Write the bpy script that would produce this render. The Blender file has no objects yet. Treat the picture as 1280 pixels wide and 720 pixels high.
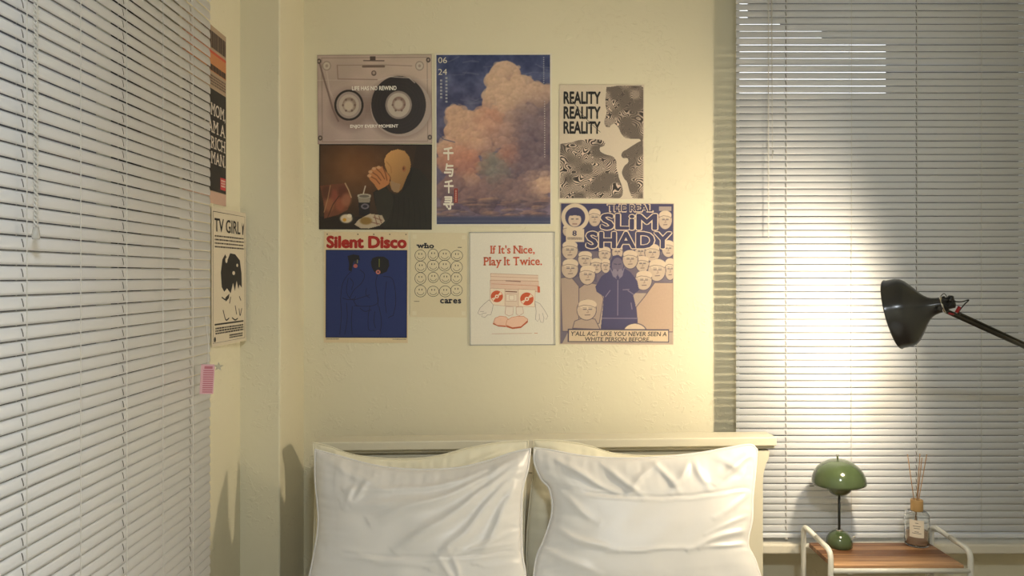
import bpy, bmesh, math, random, os
import numpy as np
from mathutils import Vector, Matrix, noise

random.seed(7)
sc = bpy.context.scene
COL = sc.collection
F = 924.0            # focal length in pixels of the 1280x720 frame
CAMZ = 1.5           # camera height (m)
HOR = 345.0          # horizon row

# ------------------------------------------------------------------ camera, world, exposure
cam_d = bpy.data.cameras.new('camera')
cam_d.sensor_width = 36.0
cam_d.lens = F / 1280 * 36
cam_d.shift_y = -(360 - HOR) / 1280
cam_d.clip_start = 0.02
cam = bpy.data.objects.new('camera', cam_d)
cam.location = (0, 0, CAMZ)
cam.rotation_euler = (math.pi / 2, 0, 0)
COL.objects.link(cam)
sc.camera = cam

w = bpy.data.worlds.new('world')
sc.world = w
w.use_nodes = True
w.node_tree.nodes['Background'].inputs[0].default_value = (0.93, 0.97, 1.0, 1)
w.node_tree.nodes['Background'].inputs[1].default_value = 1.9

sc.view_settings.view_transform = 'Standard'
sc.view_settings.look = 'None'
sc.view_settings.exposure = 0.0
sc.view_settings.gamma = 1.0
sc.view_settings.use_curve_mapping = False

CEIL_EMIT = 138.0      # ceiling lamp diffuser
BULB_EMIT = 1120.0     # bulb of the swing arm lamp

# ------------------------------------------------------------------ helpers
def lin(c):
    return tuple((v / 255 / 12.92) if v / 255 <= 0.04045 else ((v / 255 + 0.055) / 1.055) ** 2.4 for v in c)

def P(px, py, Y):
    return Vector(((px - 640) * Y / F, Y, CAMZ - (py - HOR) * Y / F))

def new_mat(name):
    m = bpy.data.materials.new(name)
    m.use_nodes = True
    nt = m.node_tree
    return m, nt, nt.nodes['Principled BSDF']

def mat(name, rgb, rough=0.5, metal=0.0, var=0.04, scale=30.0, bump=0.0, bscale=200.0, **kw):
    m, nt, b = new_mat(name)
    base = lin(rgb)
    tc = nt.nodes.new('ShaderNodeTexCoord')
    nz = nt.nodes.new('ShaderNodeTexNoise'); nz.inputs['Scale'].default_value = scale
    nz.inputs['Detail'].default_value = 4
    nt.links.new(tc.outputs['Object'], nz.inputs['Vector'])
    mx = nt.nodes.new('ShaderNodeMix'); mx.data_type = 'RGBA'
    mx.inputs['A'].default_value = (*[v * (1 - var) for v in base], 1)
    mx.inputs['B'].default_value = (*[min(1, v * (1 + var)) for v in base], 1)
    nt.links.new(nz.outputs['Fac'], mx.inputs['Factor'])
    nt.links.new(mx.outputs['Result'], b.inputs['Base Color'])
    b.inputs['Roughness'].default_value = rough
    b.inputs['Metallic'].default_value = metal
    for k, v in kw.items():
        b.inputs[k].default_value = v
    if bump:
        n2 = nt.nodes.new('ShaderNodeTexNoise'); n2.inputs['Scale'].default_value = bscale
        n2.inputs['Detail'].default_value = 6
        nt.links.new(tc.outputs['Object'], n2.inputs['Vector'])
        bp = nt.nodes.new('ShaderNodeBump'); bp.inputs['Strength'].default_value = bump
        bp.inputs['Distance'].default_value = 0.004
        nt.links.new(n2.outputs['Fac'], bp.inputs['Height'])
        nt.links.new(bp.outputs['Normal'], b.inputs['Normal'])
    return m

def emit_mat(name, rgb, strength):
    m, nt, b = new_mat(name)
    b.inputs['Base Color'].default_value = (*rgb, 1)
    b.inputs['Emission Color'].default_value = (*rgb, 1)
    b.inputs['Emission Strength'].default_value = strength
    return m

def plaster(name, rgb):
    """old painted plaster: soft undulation, trowel blemishes, small pits"""
    m, nt, b = new_mat(name)
    N, L = nt.nodes, nt.links
    tc = N.new('ShaderNodeTexCoord')
    base = lin(rgb)
    n1 = N.new('ShaderNodeTexNoise'); n1.inputs['Scale'].default_value = 2.2; n1.inputs['Detail'].default_value = 5
    L.new(tc.outputs['Object'], n1.inputs['Vector'])
    mx = N.new('ShaderNodeMix'); mx.data_type = 'RGBA'
    mx.inputs['A'].default_value = (*[v * 0.93 for v in base], 1)
    mx.inputs['B'].default_value = (*[min(1, v * 1.05) for v in base], 1)
    L.new(n1.outputs['Fac'], mx.inputs['Factor'])
    L.new(mx.outputs['Result'], b.inputs['Base Color'])
    b.inputs['Roughness'].default_value = 0.75
    b.inputs['Specular IOR Level'].default_value = 0.25
    # broad undulation
    n2 = N.new('ShaderNodeTexNoise'); n2.inputs['Scale'].default_value = 7; n2.inputs['Detail'].default_value = 3
    L.new(tc.outputs['Object'], n2.inputs['Vector'])
    b1 = N.new('ShaderNodeBump'); b1.inputs['Strength'].default_value = 0.25; b1.inputs['Distance'].default_value = 0.012
    L.new(n2.outputs['Fac'], b1.inputs['Height'])
    # sparse trowel marks: ridges of a stretched voronoi inside sparse blotches
    wv = N.new('ShaderNodeTexNoise'); wv.inputs['Scale'].default_value = 26; wv.inputs['Detail'].default_value = 5
    wv.inputs['Distortion'].default_value = 2.2
    L.new(tc.outputs['Object'], wv.inputs['Vector'])
    r1 = N.new('ShaderNodeValToRGB')
    r1.color_ramp.elements[0].position = 0.55; r1.color_ramp.elements[1].position = 0.62
    L.new(wv.outputs['Fac'], r1.inputs['Fac'])
    mk = N.new('ShaderNodeTexNoise'); mk.inputs['Scale'].default_value = 4.3; mk.inputs['Detail'].default_value = 2
    L.new(tc.outputs['Object'], mk.inputs['Vector'])
    r2 = N.new('ShaderNodeValToRGB')
    r2.color_ramp.elements[0].position = 0.47; r2.color_ramp.elements[1].position = 0.60
    L.new(mk.outputs['Fac'], r2.inputs['Fac'])
    mu = N.new('ShaderNodeMath'); mu.operation = 'MULTIPLY'
    L.new(r1.outputs['Color'], mu.inputs[0]); L.new(r2.outputs['Color'], mu.inputs[1])
    b2 = N.new('ShaderNodeBump'); b2.inputs['Strength'].default_value = 0.38; b2.inputs['Distance'].default_value = 0.005
    L.new(mu.outputs[0], b2.inputs['Height']); L.new(b1.outputs['Normal'], b2.inputs['Normal'])
    n3 = N.new('ShaderNodeTexNoise'); n3.inputs['Scale'].default_value = 120; n3.inputs['Detail'].default_value = 4
    L.new(tc.outputs['Object'], n3.inputs['Vector'])
    b3 = N.new('ShaderNodeBump'); b3.inputs['Strength'].default_value = 0.12; b3.inputs['Distance'].default_value = 0.002
    L.new(n3.outputs['Fac'], b3.inputs['Height']); L.new(b2.outputs['Normal'], b3.inputs['Normal'])
    L.new(b3.outputs['Normal'], b.inputs['Normal'])
    return m

def wood(name, c1, c2, seed=0.0):
    m, nt, b = new_mat(name)
    N, L = nt.nodes, nt.links
    tc = N.new('ShaderNodeTexCoord')
    oi = N.new('ShaderNodeObjectInfo')
    ad = N.new('ShaderNodeVectorMath'); ad.operation = 'ADD'
    sc_ = N.new('ShaderNodeVectorMath'); sc_.operation = 'SCALE'; sc_.inputs[3].default_value = 40
    cb = N.new('ShaderNodeCombineXYZ')
    L.new(oi.outputs['Random'], cb.inputs[0]); L.new(oi.outputs['Random'], cb.inputs[1]); L.new(oi.outputs['Random'], cb.inputs[2])
    L.new(cb.outputs[0], sc_.inputs[0])
    mp = N.new('ShaderNodeMapping'); mp.inputs['Scale'].default_value = (3, 60, 60)
    L.new(tc.outputs['Object'], ad.inputs[0]); L.new(sc_.outputs[0], ad.inputs[1])
    L.new(ad.outputs[0], mp.inputs['Vector'])
    nz = N.new('ShaderNodeTexNoise'); nz.inputs['Scale'].default_value = 1.5; nz.inputs['Detail'].default_value = 6
    L.new(mp.outputs[0], nz.inputs['Vector'])
    m2 = N.new('ShaderNodeMath'); m2.operation = 'MULTIPLY_ADD'
    L.new(oi.outputs['Random'], m2.inputs[0]); m2.inputs[1].default_value = 0.8
    L.new(nz.outputs['Fac'], m2.inputs[2])
    m3 = N.new('ShaderNodeMath'); m3.operation = 'SUBTRACT'; m3.inputs[1].default_value = 0.4
    L.new(m2.outputs[0], m3.inputs[0])
    r = N.new('ShaderNodeValToRGB')
    r.color_ramp.elements[0].color = (*lin(c1), 1); r.color_ramp.elements[0].position = 0.25
    r.color_ramp.elements[1].color = (*lin(c2), 1); r.color_ramp.elements[1].position = 0.75
    L.new(m3.outputs[0], r.inputs['Fac'])
    L.new(r.outputs['Color'], b.inputs['Base Color'])
    b.inputs['Roughness'].default_value = 0.42
    return m

# -- mesh helpers (all work on lists of verts / faces)
class MB:
    def __init__(s):
        s.v, s.f, s.mi = [], [], []
    def add(s, vs, fs, mi=0):
        o = len(s.v)
        s.v += [tuple(p) for p in vs]
        s.f += [tuple(i + o for i in f) for f in fs]
        s.mi += [mi] * len(fs)
    def box(s, a, b, mi=0):
        (x0, y0, z0), (x1, y1, z1) = a, b
        s.add([(x0, y0, z0), (x1, y0, z0), (x1, y1, z0), (x0, y1, z0), (x0, y0, z1), (x1, y0, z1), (x1, y1, z1), (x0, y1, z1)],
              [(0, 3, 2, 1), (4, 5, 6, 7), (0, 1, 5, 4), (1, 2, 6, 5), (2, 3, 7, 6), (3, 0, 4, 7)], mi)
        return s
    def tube(s, pts, r, n=10, mi=0, cap=True):
        pts = [Vector(p) for p in pts]
        rs = r if isinstance(r, (list, tuple)) else [r] * len(pts)
        t0 = (pts[1] - pts[0]).normalized()
        up = Vector((0, 0, 1)) if abs(t0.z) < 0.9 else Vector((1, 0, 0))
        nrm = (up - t0 * up.dot(t0)).normalized()
        vs = []
        for i, p in enumerate(pts):
            if i == 0: t = t0
            elif i == len(pts) - 1: t = (pts[i] - pts[i - 1]).normalized()
            else: t = ((pts[i + 1] - pts[i]).normalized() + (pts[i] - pts[i - 1]).normalized()).normalized()
            nrm = (nrm - t * nrm.dot(t)).normalized()
            bn = t.cross(nrm)
            for k in range(n):
                a = 2 * math.pi * k / n
                vs.append(p + (nrm * math.cos(a) + bn * math.sin(a)) * rs[i])
        fs = []
        for i in range(len(pts) - 1):
            for k in range(n):
                fs.append((i * n + k, i * n + (k + 1) % n, (i + 1) * n + (k + 1) % n, (i + 1) * n + k))
        if cap:
            fs.append(tuple(reversed(range(n)))); fs.append(tuple((len(pts) - 1) * n + k for k in range(n)))
        s.add(vs, fs, mi)
        return s
    def lathe(s, prof, n=32, M=None, mi=0):
        """prof: list of (r, h) around local Z"""
        M = M or Matrix()
        vs, fs, rings = [], [], []
        for r, h in prof:
            if r < 1e-6:
                rings.append([len(vs)]); vs.append(M @ Vector((0, 0, h)))
            else:
                rings.append(list(range(len(vs), len(vs) + n)))
                for k in range(n):
                    a = 2 * math.pi * k / n
                    vs.append(M @ Vector((r * math.cos(a), r * math.sin(a), h)))
        for A, B in zip(rings, rings[1:]):
            for k in range(n):
                if len(A) == 1 and len(B) == 1: continue
                if len(A) == 1: fs.append((A[0], B[(k + 1) % n], B[k]))
                elif len(B) == 1: fs.append((A[k], A[(k + 1) % n], B[0]))
                else: fs.append((A[k], A[(k + 1) % n], B[(k + 1) % n], B[k]))
        s.add(vs, fs, mi)
        return s
    def build(s, name, mats, parent=None, smooth=False, bevel=0.0, loc=None):
        me = bpy.data.meshes.new(name)
        me.from_pydata(s.v, [], s.f)
        mats = mats if isinstance(mats, (list, tuple)) else [mats]
        for m in mats: me.materials.append(m)
        if len(mats) > 1: me.polygons.foreach_set('material_index', s.mi)
        me.polygons.foreach_set('use_smooth', [smooth] * len(me.polygons))
        me.update()
        bm = bmesh.new(); bm.from_mesh(me)
        bmesh.ops.recalc_face_normals(bm, faces=bm.faces[:])
        bm.to_mesh(me); bm.free()
        o = bpy.data.objects.new(name, me)
        COL.objects.link(o)
        if parent: o.parent = parent
        if loc is not None: o.location = loc
        if bevel:
            bv = o.modifiers.new('bevel', 'BEVEL'); bv.width = bevel; bv.segments = 2; bv.limit_method = 'ANGLE'
        return o

def fillet(pts, r, n=6):
    pts = [Vector(p) for p in pts]
    out = [pts[0]]
    for a, b, c in zip(pts, pts[1:], pts[2:]):
        d1, d2 = (a - b).normalized(), (c - b).normalized()
        ang = d1.angle(d2)
        t = min(r / math.tan(ang / 2), (a - b).length * 0.49, (c - b).length * 0.49)
        p0, p2 = b + d1 * t, b + d2 * t
        for k in range(n + 1):
            u = k / n
            out.append(p0 * (1 - u) ** 2 + b * 2 * u * (1 - u) + p2 * u * u)
    out.append(pts[-1])
    return out

def catmull(pts, n):
    """n+1 samples along a Catmull-Rom through pts (by chord length)"""
    pts = [Vector(p) for p in pts]
    d = [0]
    for a, b in zip(pts, pts[1:]): d.append(d[-1] + (b - a).length)
    out = []
    for i in range(n + 1):
        t = d[-1] * i / n
        k = 0
        while k < len(pts) - 2 and d[k + 1] < t: k += 1
        u = (t - d[k]) / max(1e-9, d[k + 1] - d[k])
        p1, p2 = pts[k], pts[k + 1]
        p0 = pts[k - 1] if k > 0 else p1 * 2 - p2
        p3 = pts[k + 2] if k + 2 < len(pts) else p2 * 2 - p1
        out.append(0.5 * ((2 * p1) + (p2 - p0) * u + (2 * p0 - 5 * p1 + 4 * p2 - p3) * u * u + (3 * p1 - p0 - 3 * p2 + p3) * u ** 3))
    return out

def tag(o, label=None, cat=None, group=None, kind=None):
    if label: o['label'] = label
    if cat: o['category'] = cat
    if group: o['group'] = group
    if kind: o['kind'] = kind
    return o

def empty(name, loc=(0, 0, 0), rz=0.0):
    o = bpy.data.objects.new(name, None)
    o.empty_display_size = 0.05
    o.location = loc; o.rotation_euler = (0, 0, rz)
    COL.objects.link(o)
    return o

# ------------------------------------------------------------------ materials
M_wall = plaster('cream_plaster', (230, 223, 197))
M_ceil = mat('ceiling_paint', (232, 228, 214), 0.8)
M_floor = wood('floor_wood', (120, 88, 58), (158, 120, 82))
M_trimw = mat('sill_paint', (222, 216, 200), 0.5, var=0.06, scale=8)
M_frame = mat('window_frame_paint', (225, 224, 220), 0.4)
M_fdark = mat('darkened_window_frame', (44, 40, 38), 0.5)  # frame darkened in colour, stands for shade behind the left blind
M_slat = mat('blind_slat_paint', (220, 222, 227), 0.38, var=0.015, scale=6)
M_hole = mat('slot_dark', (60, 58, 56), 0.8)
M_cord = mat('blind_cord', (214, 212, 208), 0.7)
M_clear = mat('clear_plastic', (228, 226, 220), 0.2, **{'Transmission Weight': 0.5})
M_board = mat('headboard_paint', (216, 210, 190), 0.42, var=0.03, scale=5)
M_sheet = mat('mattress_cover', (230, 228, 222), 0.8)
M_white = mat('pillow_sateen', (222, 219, 216), 0.36, var=0.01, bump=0.03, bscale=700, **{'Sheen Weight': 0.25})
M_cream = mat('pillow_cream', (236, 229, 204), 0.55, var=0.01, bump=0.03, bscale=700, **{'Sheen Weight': 0.2})
M_pipe = mat('piping', (228, 225, 221), 0.5)
M_tube = mat('white_enamel', (224, 222, 212), 0.3, var=0.02)
M_plank = wood('acacia', (110, 74, 48), (202, 158, 116))
M_green = mat('green_enamel', (66, 80, 52), 0.14, var=0.02, **{'Coat Weight': 0.5})
M_stem = mat('dark_steel', (58, 58, 54), 0.3, 0.8)
M_black = mat('black_lacquer', (74, 72, 68), 0.3, 0.85, var=0.05, scale=12)
M_spun = mat('spun_metal', (66, 66, 67), 0.25, 0.6, var=0.05, scale=12, **{'Specular IOR Level': 1.0, 'Anisotropic': 0.95, 'Anisotropic Rotation': 0.25})
_tn = M_spun.node_tree.nodes.new('ShaderNodeTangent'); _tn.direction_type = 'RADIAL'; _tn.axis = 'Z'
M_spun.node_tree.links.new(_tn.outputs[0], M_spun.node_tree.nodes['Principled BSDF'].inputs['Tangent'])
M_inner = mat('shade_inner', (226, 222, 214), 0.5)
M_gun = mat('gunmetal', (70, 68, 65), 0.3, 0.9)
M_chrome = mat('chrome', (200, 198, 194), 0.15, 1.0)
M_plast = mat('black_plastic', (22, 22, 22), 0.45)
M_red = mat('red_plastic', (150, 26, 30), 0.4)
M_cap = mat('bamboo_cap', (172, 138, 90), 0.4, var=0.12, scale=60)
M_reed = mat('reed', (164, 128, 92), 0.7, var=0.15, scale=80)
M_oil = mat('amber_oil', (236, 204, 178), 0.1, **{'Transmission Weight': 0.55, 'IOR': 1.36})
M_label = mat('jar_label', (226, 214, 196), 0.7)
M_bulb = emit_mat('bulb_glow', (1.0, 0.84, 0.60), BULB_EMIT)
M_diff = emit_mat('lamp_diffuser', (0.865, 0.94, 1.0), CEIL_EMIT)

M_glass, _nt, _b = new_mat('glass')
_b.inputs['Base Color'].default_value = (0.97, 0.98, 0.98, 1)
_b.inputs['Transmission Weight'].default_value = 1.0
_b.inputs['Roughness'].default_value = 0.0
_b.inputs['IOR'].default_value = 1.45

def ink(name, rough, coat=0.0):
    m, nt, b = new_mat(name)
    a = nt.nodes.new('ShaderNodeAttribute'); a.attribute_name = 'Col'
    nz = nt.nodes.new('ShaderNodeTexNoise'); nz.inputs['Scale'].default_value = 60
    mr = nt.nodes.new('ShaderNodeMapRange'); mr.inputs['To Min'].default_value = 0.93; mr.inputs['To Max'].default_value = 1.05
    nt.links.new(nz.outputs['Fac'], mr.inputs['Value'])
    vm = nt.nodes.new('ShaderNodeVectorMath'); vm.operation = 'SCALE'
    nt.links.new(a.outputs['Color'], vm.inputs[0]); nt.links.new(mr.outputs[0], vm.inputs[3])
    nt.links.new(vm.outputs[0], b.inputs['Base Color'])
    b.inputs['Roughness'].default_value = rough
    b.inputs['Coat Weight'].default_value = coat
    b.inputs['Coat Roughness'].default_value = 0.25
    return m
M_ink = ink('printed_ink', 0.6)
M_ink_gloss = ink('printed_ink_in_sleeve', 0.45, 0.15)

# ------------------------------------------------------------------ room shell
D = 2.63              # back wall
XL = -0.868           # left wall
XR = 2.15
YB = -1.5             # wall behind the camera
ZC = 2.7
T = 0.22

def struct(o):
    o['kind'] = 'structure'
    return o

# back wall with the opening of the right window
W1 = (0.80, 1.98, 0.64, 2.62)
mb = MB()
mb.box((XL - T, D, -0.05), (W1[0], D + T, ZC + 0.1))
mb.box((W1[1], D, -0.05), (XR + T, D + T, ZC + 0.1))
mb.box((W1[0], D, -0.05), (W1[1], D + T, W1[2]))
mb.box((W1[0], D, W1[3]), (W1[1], D + T, ZC + 0.1))
struct(mb.build('wall_back', M_wall))
W2 = (0.50, 1.93, 0.64, 2.5)
mb = MB()
mb.box((XL - T, YB - T, -0.05), (XL, W2[0], ZC + 0.1))
mb.box((XL - T, W2[1], -0.05), (XL, D, ZC + 0.1))
mb.box((XL - T, W2[0], -0.05), (XL, W2[1], W2[2]))
mb.box((XL - T, W2[0], W2[3]), (XL, W2[1], ZC + 0.1))
struct(mb.build('wall_left', M_wall))
struct(MB().box((XR, YB - T, -0.05), (XR + T, D, ZC + 0.1)).build('wall_right', M_wall))
struct(MB().box((XL, YB - T, -0.05), (XR, YB, ZC + 0.1)).build('wall_front', M_wall))
struct(MB().box((XL - T, YB - T, -0.25), (XR + T, D + T, -0.05)).build('floor_slab', M_ceil))
struct(MB().box((XL - T, YB - T, ZC), (XR + T, D + T, ZC + 0.1)).build('ceiling', M_ceil))
fl = empty('floor'); struct(fl)
pw = 0.14
xx = XL
while xx < XR - 1e-6:
    x1 = min(XR, xx + pw)
    MB().box((0.0008, 0, 0), (x1 - xx - 0.0008, D - YB, 0.02)).build('plank', M_floor, fl, loc=(xx, YB, -0.02))
    xx = x1
MB().box((XL, YB, -0.05), (XR, D, -0.021)).build('underlay', M_hole, fl)
# unseen dark buildings, added to block the sky, dusk sky above the lower one
M_brick = mat('dark_render', (46, 46, 48), 0.9)
def outside(name, a, b, rows, cols, face):
    e = struct(MB().box(a, b).build(name, M_brick))
    for r in range(rows):
        for c in range(cols):
            fz = a[2] + 0.8 + r * 1.5
            if face == 'y':
                x = a[0] + (b[0] - a[0]) * (c + 0.5) / cols
                MB().box((x - 0.4, a[1] - 0.02, fz), (x + 0.4, a[1] - 0.001, fz + 0.8)).build('window', M_hole, e)
            else:
                y = a[1] + (b[1] - a[1]) * (c + 0.5) / cols
                MB().box((b[0] + 0.001, y - 0.4, fz), (b[0] + 0.02, y + 0.4, fz + 0.8)).build('window', M_hole, e)
    return e
outside('wall_sky_block', (-3, 8.0, -3), (4.75, 9.0, 3.42), 3, 4, 'y')
tall = outside('wall_sky_block_tall', (4.55, 7.9, -3), (12, 9.0, 9.5), 7, 3, 'y')
for (xa, xb, za, zb) in ((4.35, 4.54, 3.0, 3.62), (4.4, 4.54, 3.86, 9.4), (3.35, 4.39, 4.06, 9.4), (2.55, 3.34, 4.27, 9.4), (2.9, 3.34, 4.19, 4.265)):  # slabs added to shape where the sky streaks end
    MB().box((xa, 7.95, za), (xb, 8.0, zb)).build('sky_mask', M_brick, tall)
MB().box((3.12, 8.05, 3.421), (4.34, 8.1, 3.47)).build('sky_mask_low', M_brick, tall)  # low slab added to cut the lowest sky streak short
outside('wall_sky_block_left', (-3.2, -3, -3), (-2.1, 6, 9), 0, 0, 'x')  # unseen wall added to keep sky out of the left blind's gaps
# square pillar in the corner, its front arris chipped and repainted
mb = MB()
ZF = 2.36; XC = -0.741
n = 90
vs, fs = [], []
ring = []
for i in range(n + 1):
    z = ZC * i / n
    ch = 0.004 + 0.004 * max(0, noise.noise((z * 9, 1.3, 0))) + 0.003 * max(0, noise.noise((z * 31, 4.3, 0)))
    wob = 0.0025 * noise.noise((z * 2.1, 0, 7))
    ring.append(len(vs))
    vs += [(XL, ZF, z), (XC - ch, ZF + wob * 0.3, z), (XC - ch * 0.25 + wob, ZF + ch * 0.45, z), (XC + wob, ZF + ch * 1.3, z), (XC, D, z)]
for i in range(n):
    for k in range(4):
        a, b = ring[i] + k, ring[i + 1] + k
        fs.append((a, a + 1, b + 1, b))
mb.add(vs, fs)
pil = mb.build('wall_pillar', M_wall, smooth=False)
struct(pil)

def window(name, x0, x1, z0, z1, M, xm=None, paint=None):
    """frame and two panes in an opening; local x along the wall, y outward"""
    e = empty(name); e.matrix_world = M; struct(e)
    f = MB(); b = 0.04; ya, yb = 0.10, 0.16
    f.box((x0, ya, z0), (x1, yb, z0 + b)); f.box((x0, ya, z1 - b), (x1, yb, z1))
    f.box((x0, ya, z0 + b), (x0 + b, yb, z1 - b)); f.box((x1 - b, ya, z0 + b), (x1, yb, z1 - b))
    f.box((xm - b / 2, ya, z0 + b), (xm + b / 2, yb, z1 - b))
    f.build('window_frame', paint or M_frame, e)
    for a, c in ((x0 + b, xm - b / 2), (xm + b / 2, x1 - b)):
        MB().box((a, 0.128, z0 + b), (c, 0.132, z1 - b)).build('pane', M_glass, e)
    return e
window('window_1', W1[0], W1[1], W1[2], W1[3], Matrix.Translation((0, D, 0)), 1.93)
window('window_2', W2[0], W2[1], W2[2], W2[3], Matrix.Translation((XL, 0, 0)) @ Matrix.Rotation(math.pi / 2, 4, 'Z'), 0.62, M_fdark)
# sills
struct(MB().box((0.80, 2.515, 0.553), (2.0, D + 0.1, 0.586)).build('trim_1', M_trimw, bevel=0.006))
struct(MB().box((XL - 0.1, W2[0] - 0.05, 0.56), (XL + 0.09, 1.9, 0.592)).build('trim_2', M_trimw, bevel=0.006))
struct(MB().box((XC, D - 0.014, 0), (XR, D, 0.09)).build('baseboard_back', M_trimw, bevel=0.003))
struct(MB().box((XL, YB, 0), (XL + 0.014, ZF, 0.09)).build('baseboard_left', M_trimw, bevel=0.003))

# ------------------------------------------------------------------ venetian blinds
PITCH = 0.02356
CROWN = 0.0017
def slat_mesh(x0, x1, ang, slots, SLW):
    """curved aluminium slat, lower edge toward the room (-y)"""
    m = MB()
    xs = [x0, x1]
    prof = []
    for k in range(6):
        t = k / 5 - 0.5
        prof.append((t, CROWN * (1 - 4 * t * t)))
    vs, fs = [], []
    for x in xs:
        a = math.radians(ang)
        for th in (0.0, 0.0005):
            for t, c in prof:
                c2 = c - th
                y = t * SLW * math.sin(a) - c2 * math.cos(a)
                z = t * SLW * math.cos(a) + c2 * math.sin(a)
                vs.append((x, y, z))
    R = 12
    for i in range(len(xs) - 1):
        for k in range(5):
            fs.append((i * R + k, (i + 1) * R + k, (i + 1) * R + k + 1, i * R + k + 1))
            fs.append((i * R + 6 + k + 1, (i + 1) * R + 6 + k + 1, (i + 1) * R + 6 + k, i * R + 6 + k))
        fs.append((i * R, i * R + 6, (i + 1) * R + 6, (i + 1) * R))
        fs.append((i * R + 5, (i + 1) * R + 5, (i + 1) * R + 11, i * R + 11))
    for b, rev in ((0, False), ((len(xs) - 1) * R, True)):
        loop = [b + k for k in range(6)] + [b + 11 - k for k in range(6)]
        fs.append(tuple(reversed(loop)) if rev else tuple(loop))
    m.add(vs, fs)
    a = math.radians(ang)
    for sx in slots:      # routed cord slots
        q = []
        for t, dx in ((-0.3, 0.0010), (-0.1, 0.0003), (0.1, -0.0004), (0.3, -0.0011)):
            c = CROWN * (1 - 4 * t * t) + 0.00015
            for e in (-0.0011, 0.0011):
                q.append((sx + dx + e, t * SLW * math.sin(a) - c * math.cos(a), t * SLW * math.cos(a) + c * math.sin(a)))
        m.add(q, [(0, 1, 3, 2), (2, 3, 5, 4), (4, 5, 7, 6)], 1)
    return m

def blind(root, x0, x1, zb, zt, ladders, lifts, ang, SLW, special=None):
    """venetian blind in local space, room at -y, hung from a head rail"""
    base = None
    n = int((zt - zb) / PITCH)
    for i in range(n):
        z = zb + 0.012 + PITCH * (i + 0.5)
        if base is None:
            o = base = slat_mesh(x0, x1, ang, lifts, SLW).build('slat', [M_slat, M_hole], root, smooth=True)
        else:
            o = base.copy(); COL.objects.link(o); o.parent = root
        roll = math.radians(random.uniform(-0.022, 0.022))
        o.location = (0, random.uniform(-0.0003, 0.0003), z + (x0 + x1) / 2 * math.sin(roll) + random.uniform(-0.0003, 0.0003))
        o.rotation_euler = (math.radians(random.uniform(-1.2, 1.2) + (special or {}).get(i, 0)), roll, 0)
    top = zb + 0.012 + PITCH * n
    MB().box((x0, -0.011, zb - 0.006), (x1, 0.009, zb + 0.008)).build('bottom_rail', M_slat, root, bevel=0.003)
    MB().box((x0, -0.016, top + 0.004), (x1, 0.02, top + 0.042)).build('head_rail', M_slat, root, bevel=0.003)
    for lx in ladders:
        c = MB()
        c.tube([(lx, -0.0085, zb), (lx, -0.0085, top + 0.01)], 0.0008, 5)
        c.tube([(lx, 0.0085, zb), (lx, 0.0085, top + 0.01)], 0.0008, 5)
        c.build('ladder_cord', M_cord, root)
    for lx in lifts:
        MB().lathe([(0, 0.0), (0.006, 0.0), (0.0065, -0.003), (0.005, -0.006), (0, -0.0065)], 12,
                   Matrix.Translation((lx + 0.001, -0.004, zb - 0.0062))).build('cord_button', M_clear, root, smooth=True)
    return top

def twisted_cord(root, name, x, y, z0, z1, r=0.0016, amp=0.0022, turns=55, material=None):
    n = int(turns * 6)
    c = MB()
    for ph in (0, math.pi):
        c.tube([(x + amp * math.cos(2 * math.pi * turns * i / n + ph), y + amp * math.sin(2 * math.pi * turns * i / n + ph), z1 + (z0 - z1) * i / n)
                for i in range(n + 1)], r, 5)
    return c.build(name, material or M_cord, root, smooth=True)

# right blind over the window beside the bed
YR = 2.54
rb = empty('venetian_blind', (0, YR, 0))
tag(rb, 'white venetian blind behind the green lamp, half lit by warm light', 'blind', 'white venetian blinds')
lad_r = [(px - 640) * YR / F for px in (982, 1063, 1145, 1225)] + [1.84]
zb_r = CAMZ - (669 - HOR) * YR / F
special = {}
for py, dg in ((4, 26), (33, 20), (50, 26), (75, 20), (83, 26)):      # a few slats hang tighter than the rest
    i = int(round((CAMZ + (HOR - py) * YR / F - zb_r - 0.012) / PITCH - 0.5))
    special[i] = dg
top_r = blind(rb, 0.7697, 1.96, zb_r, 2.62, lad_r, lad_r[0::2], 1.5, 0.0215, special)
MB().tube([(0.882, -0.028, top_r), (0.884, -0.03, 1.9), (0.886, -0.03, CAMZ + (HOR - 190) * YR / F)], 0.0026, 8).build('tilt_wand', M_cord, rb, smooth=True)
twisted_cord(rb, 'pull_cord', 0.872, -0.026, CAMZ + (HOR - 300) * YR / F, top_r, 0.0009, 0.0016, 40)

# left blind
XBL = -0.773
lb = empty('venetian_blind', (XBL, 0, 0), math.pi / 2)
tag(lb, 'white aluminium venetian blind on the left wall, in grey shade, pink tag at its edge', 'blind', 'white venetian blinds')
lad_l = [-XBL * F / (640 - px) for px in (27, 95, 153, 199, 237)] + [1.02, 0.87, 0.71]
top_l = blind(lb, 0.6, 1.89, zb_r, 2.62, lad_l, lad_l[0:5:2] + [0.87], 7, 0.0221)
zl = CAMZ - (285 - HOR) * 1.165 / F
twisted_cord(lb, 'pull_cord', 1.163, -0.024, zl, top_l, 0.0015, 0.0024, 75)
MB().lathe([(0, 0), (0.004, -0.001), (0.0062, -0.016), (0.005, -0.02), (0, -0.0205)], 12, Matrix.Translation((1.163, -0.024, zl + 0.002))).build('cord_tassel', M_clear, lb, smooth=True)

# ------------------------------------------------------------------ bed
BA = math.radians(2.9)
bed = empty('bed', (0.117, 2.462, 0), BA)
tag(bed, 'cream painted wooden bed with panelled headboard against the poster wall', 'bed')
HW = 0.755          # half width of the cap
zt = 0.968
hb = MB().box((-HW + 0.035, -0.02, 0.30), (HW - 0.035, 0.005, zt - 0.05)).build('headboard', M_board, bed, bevel=0.002)
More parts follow.
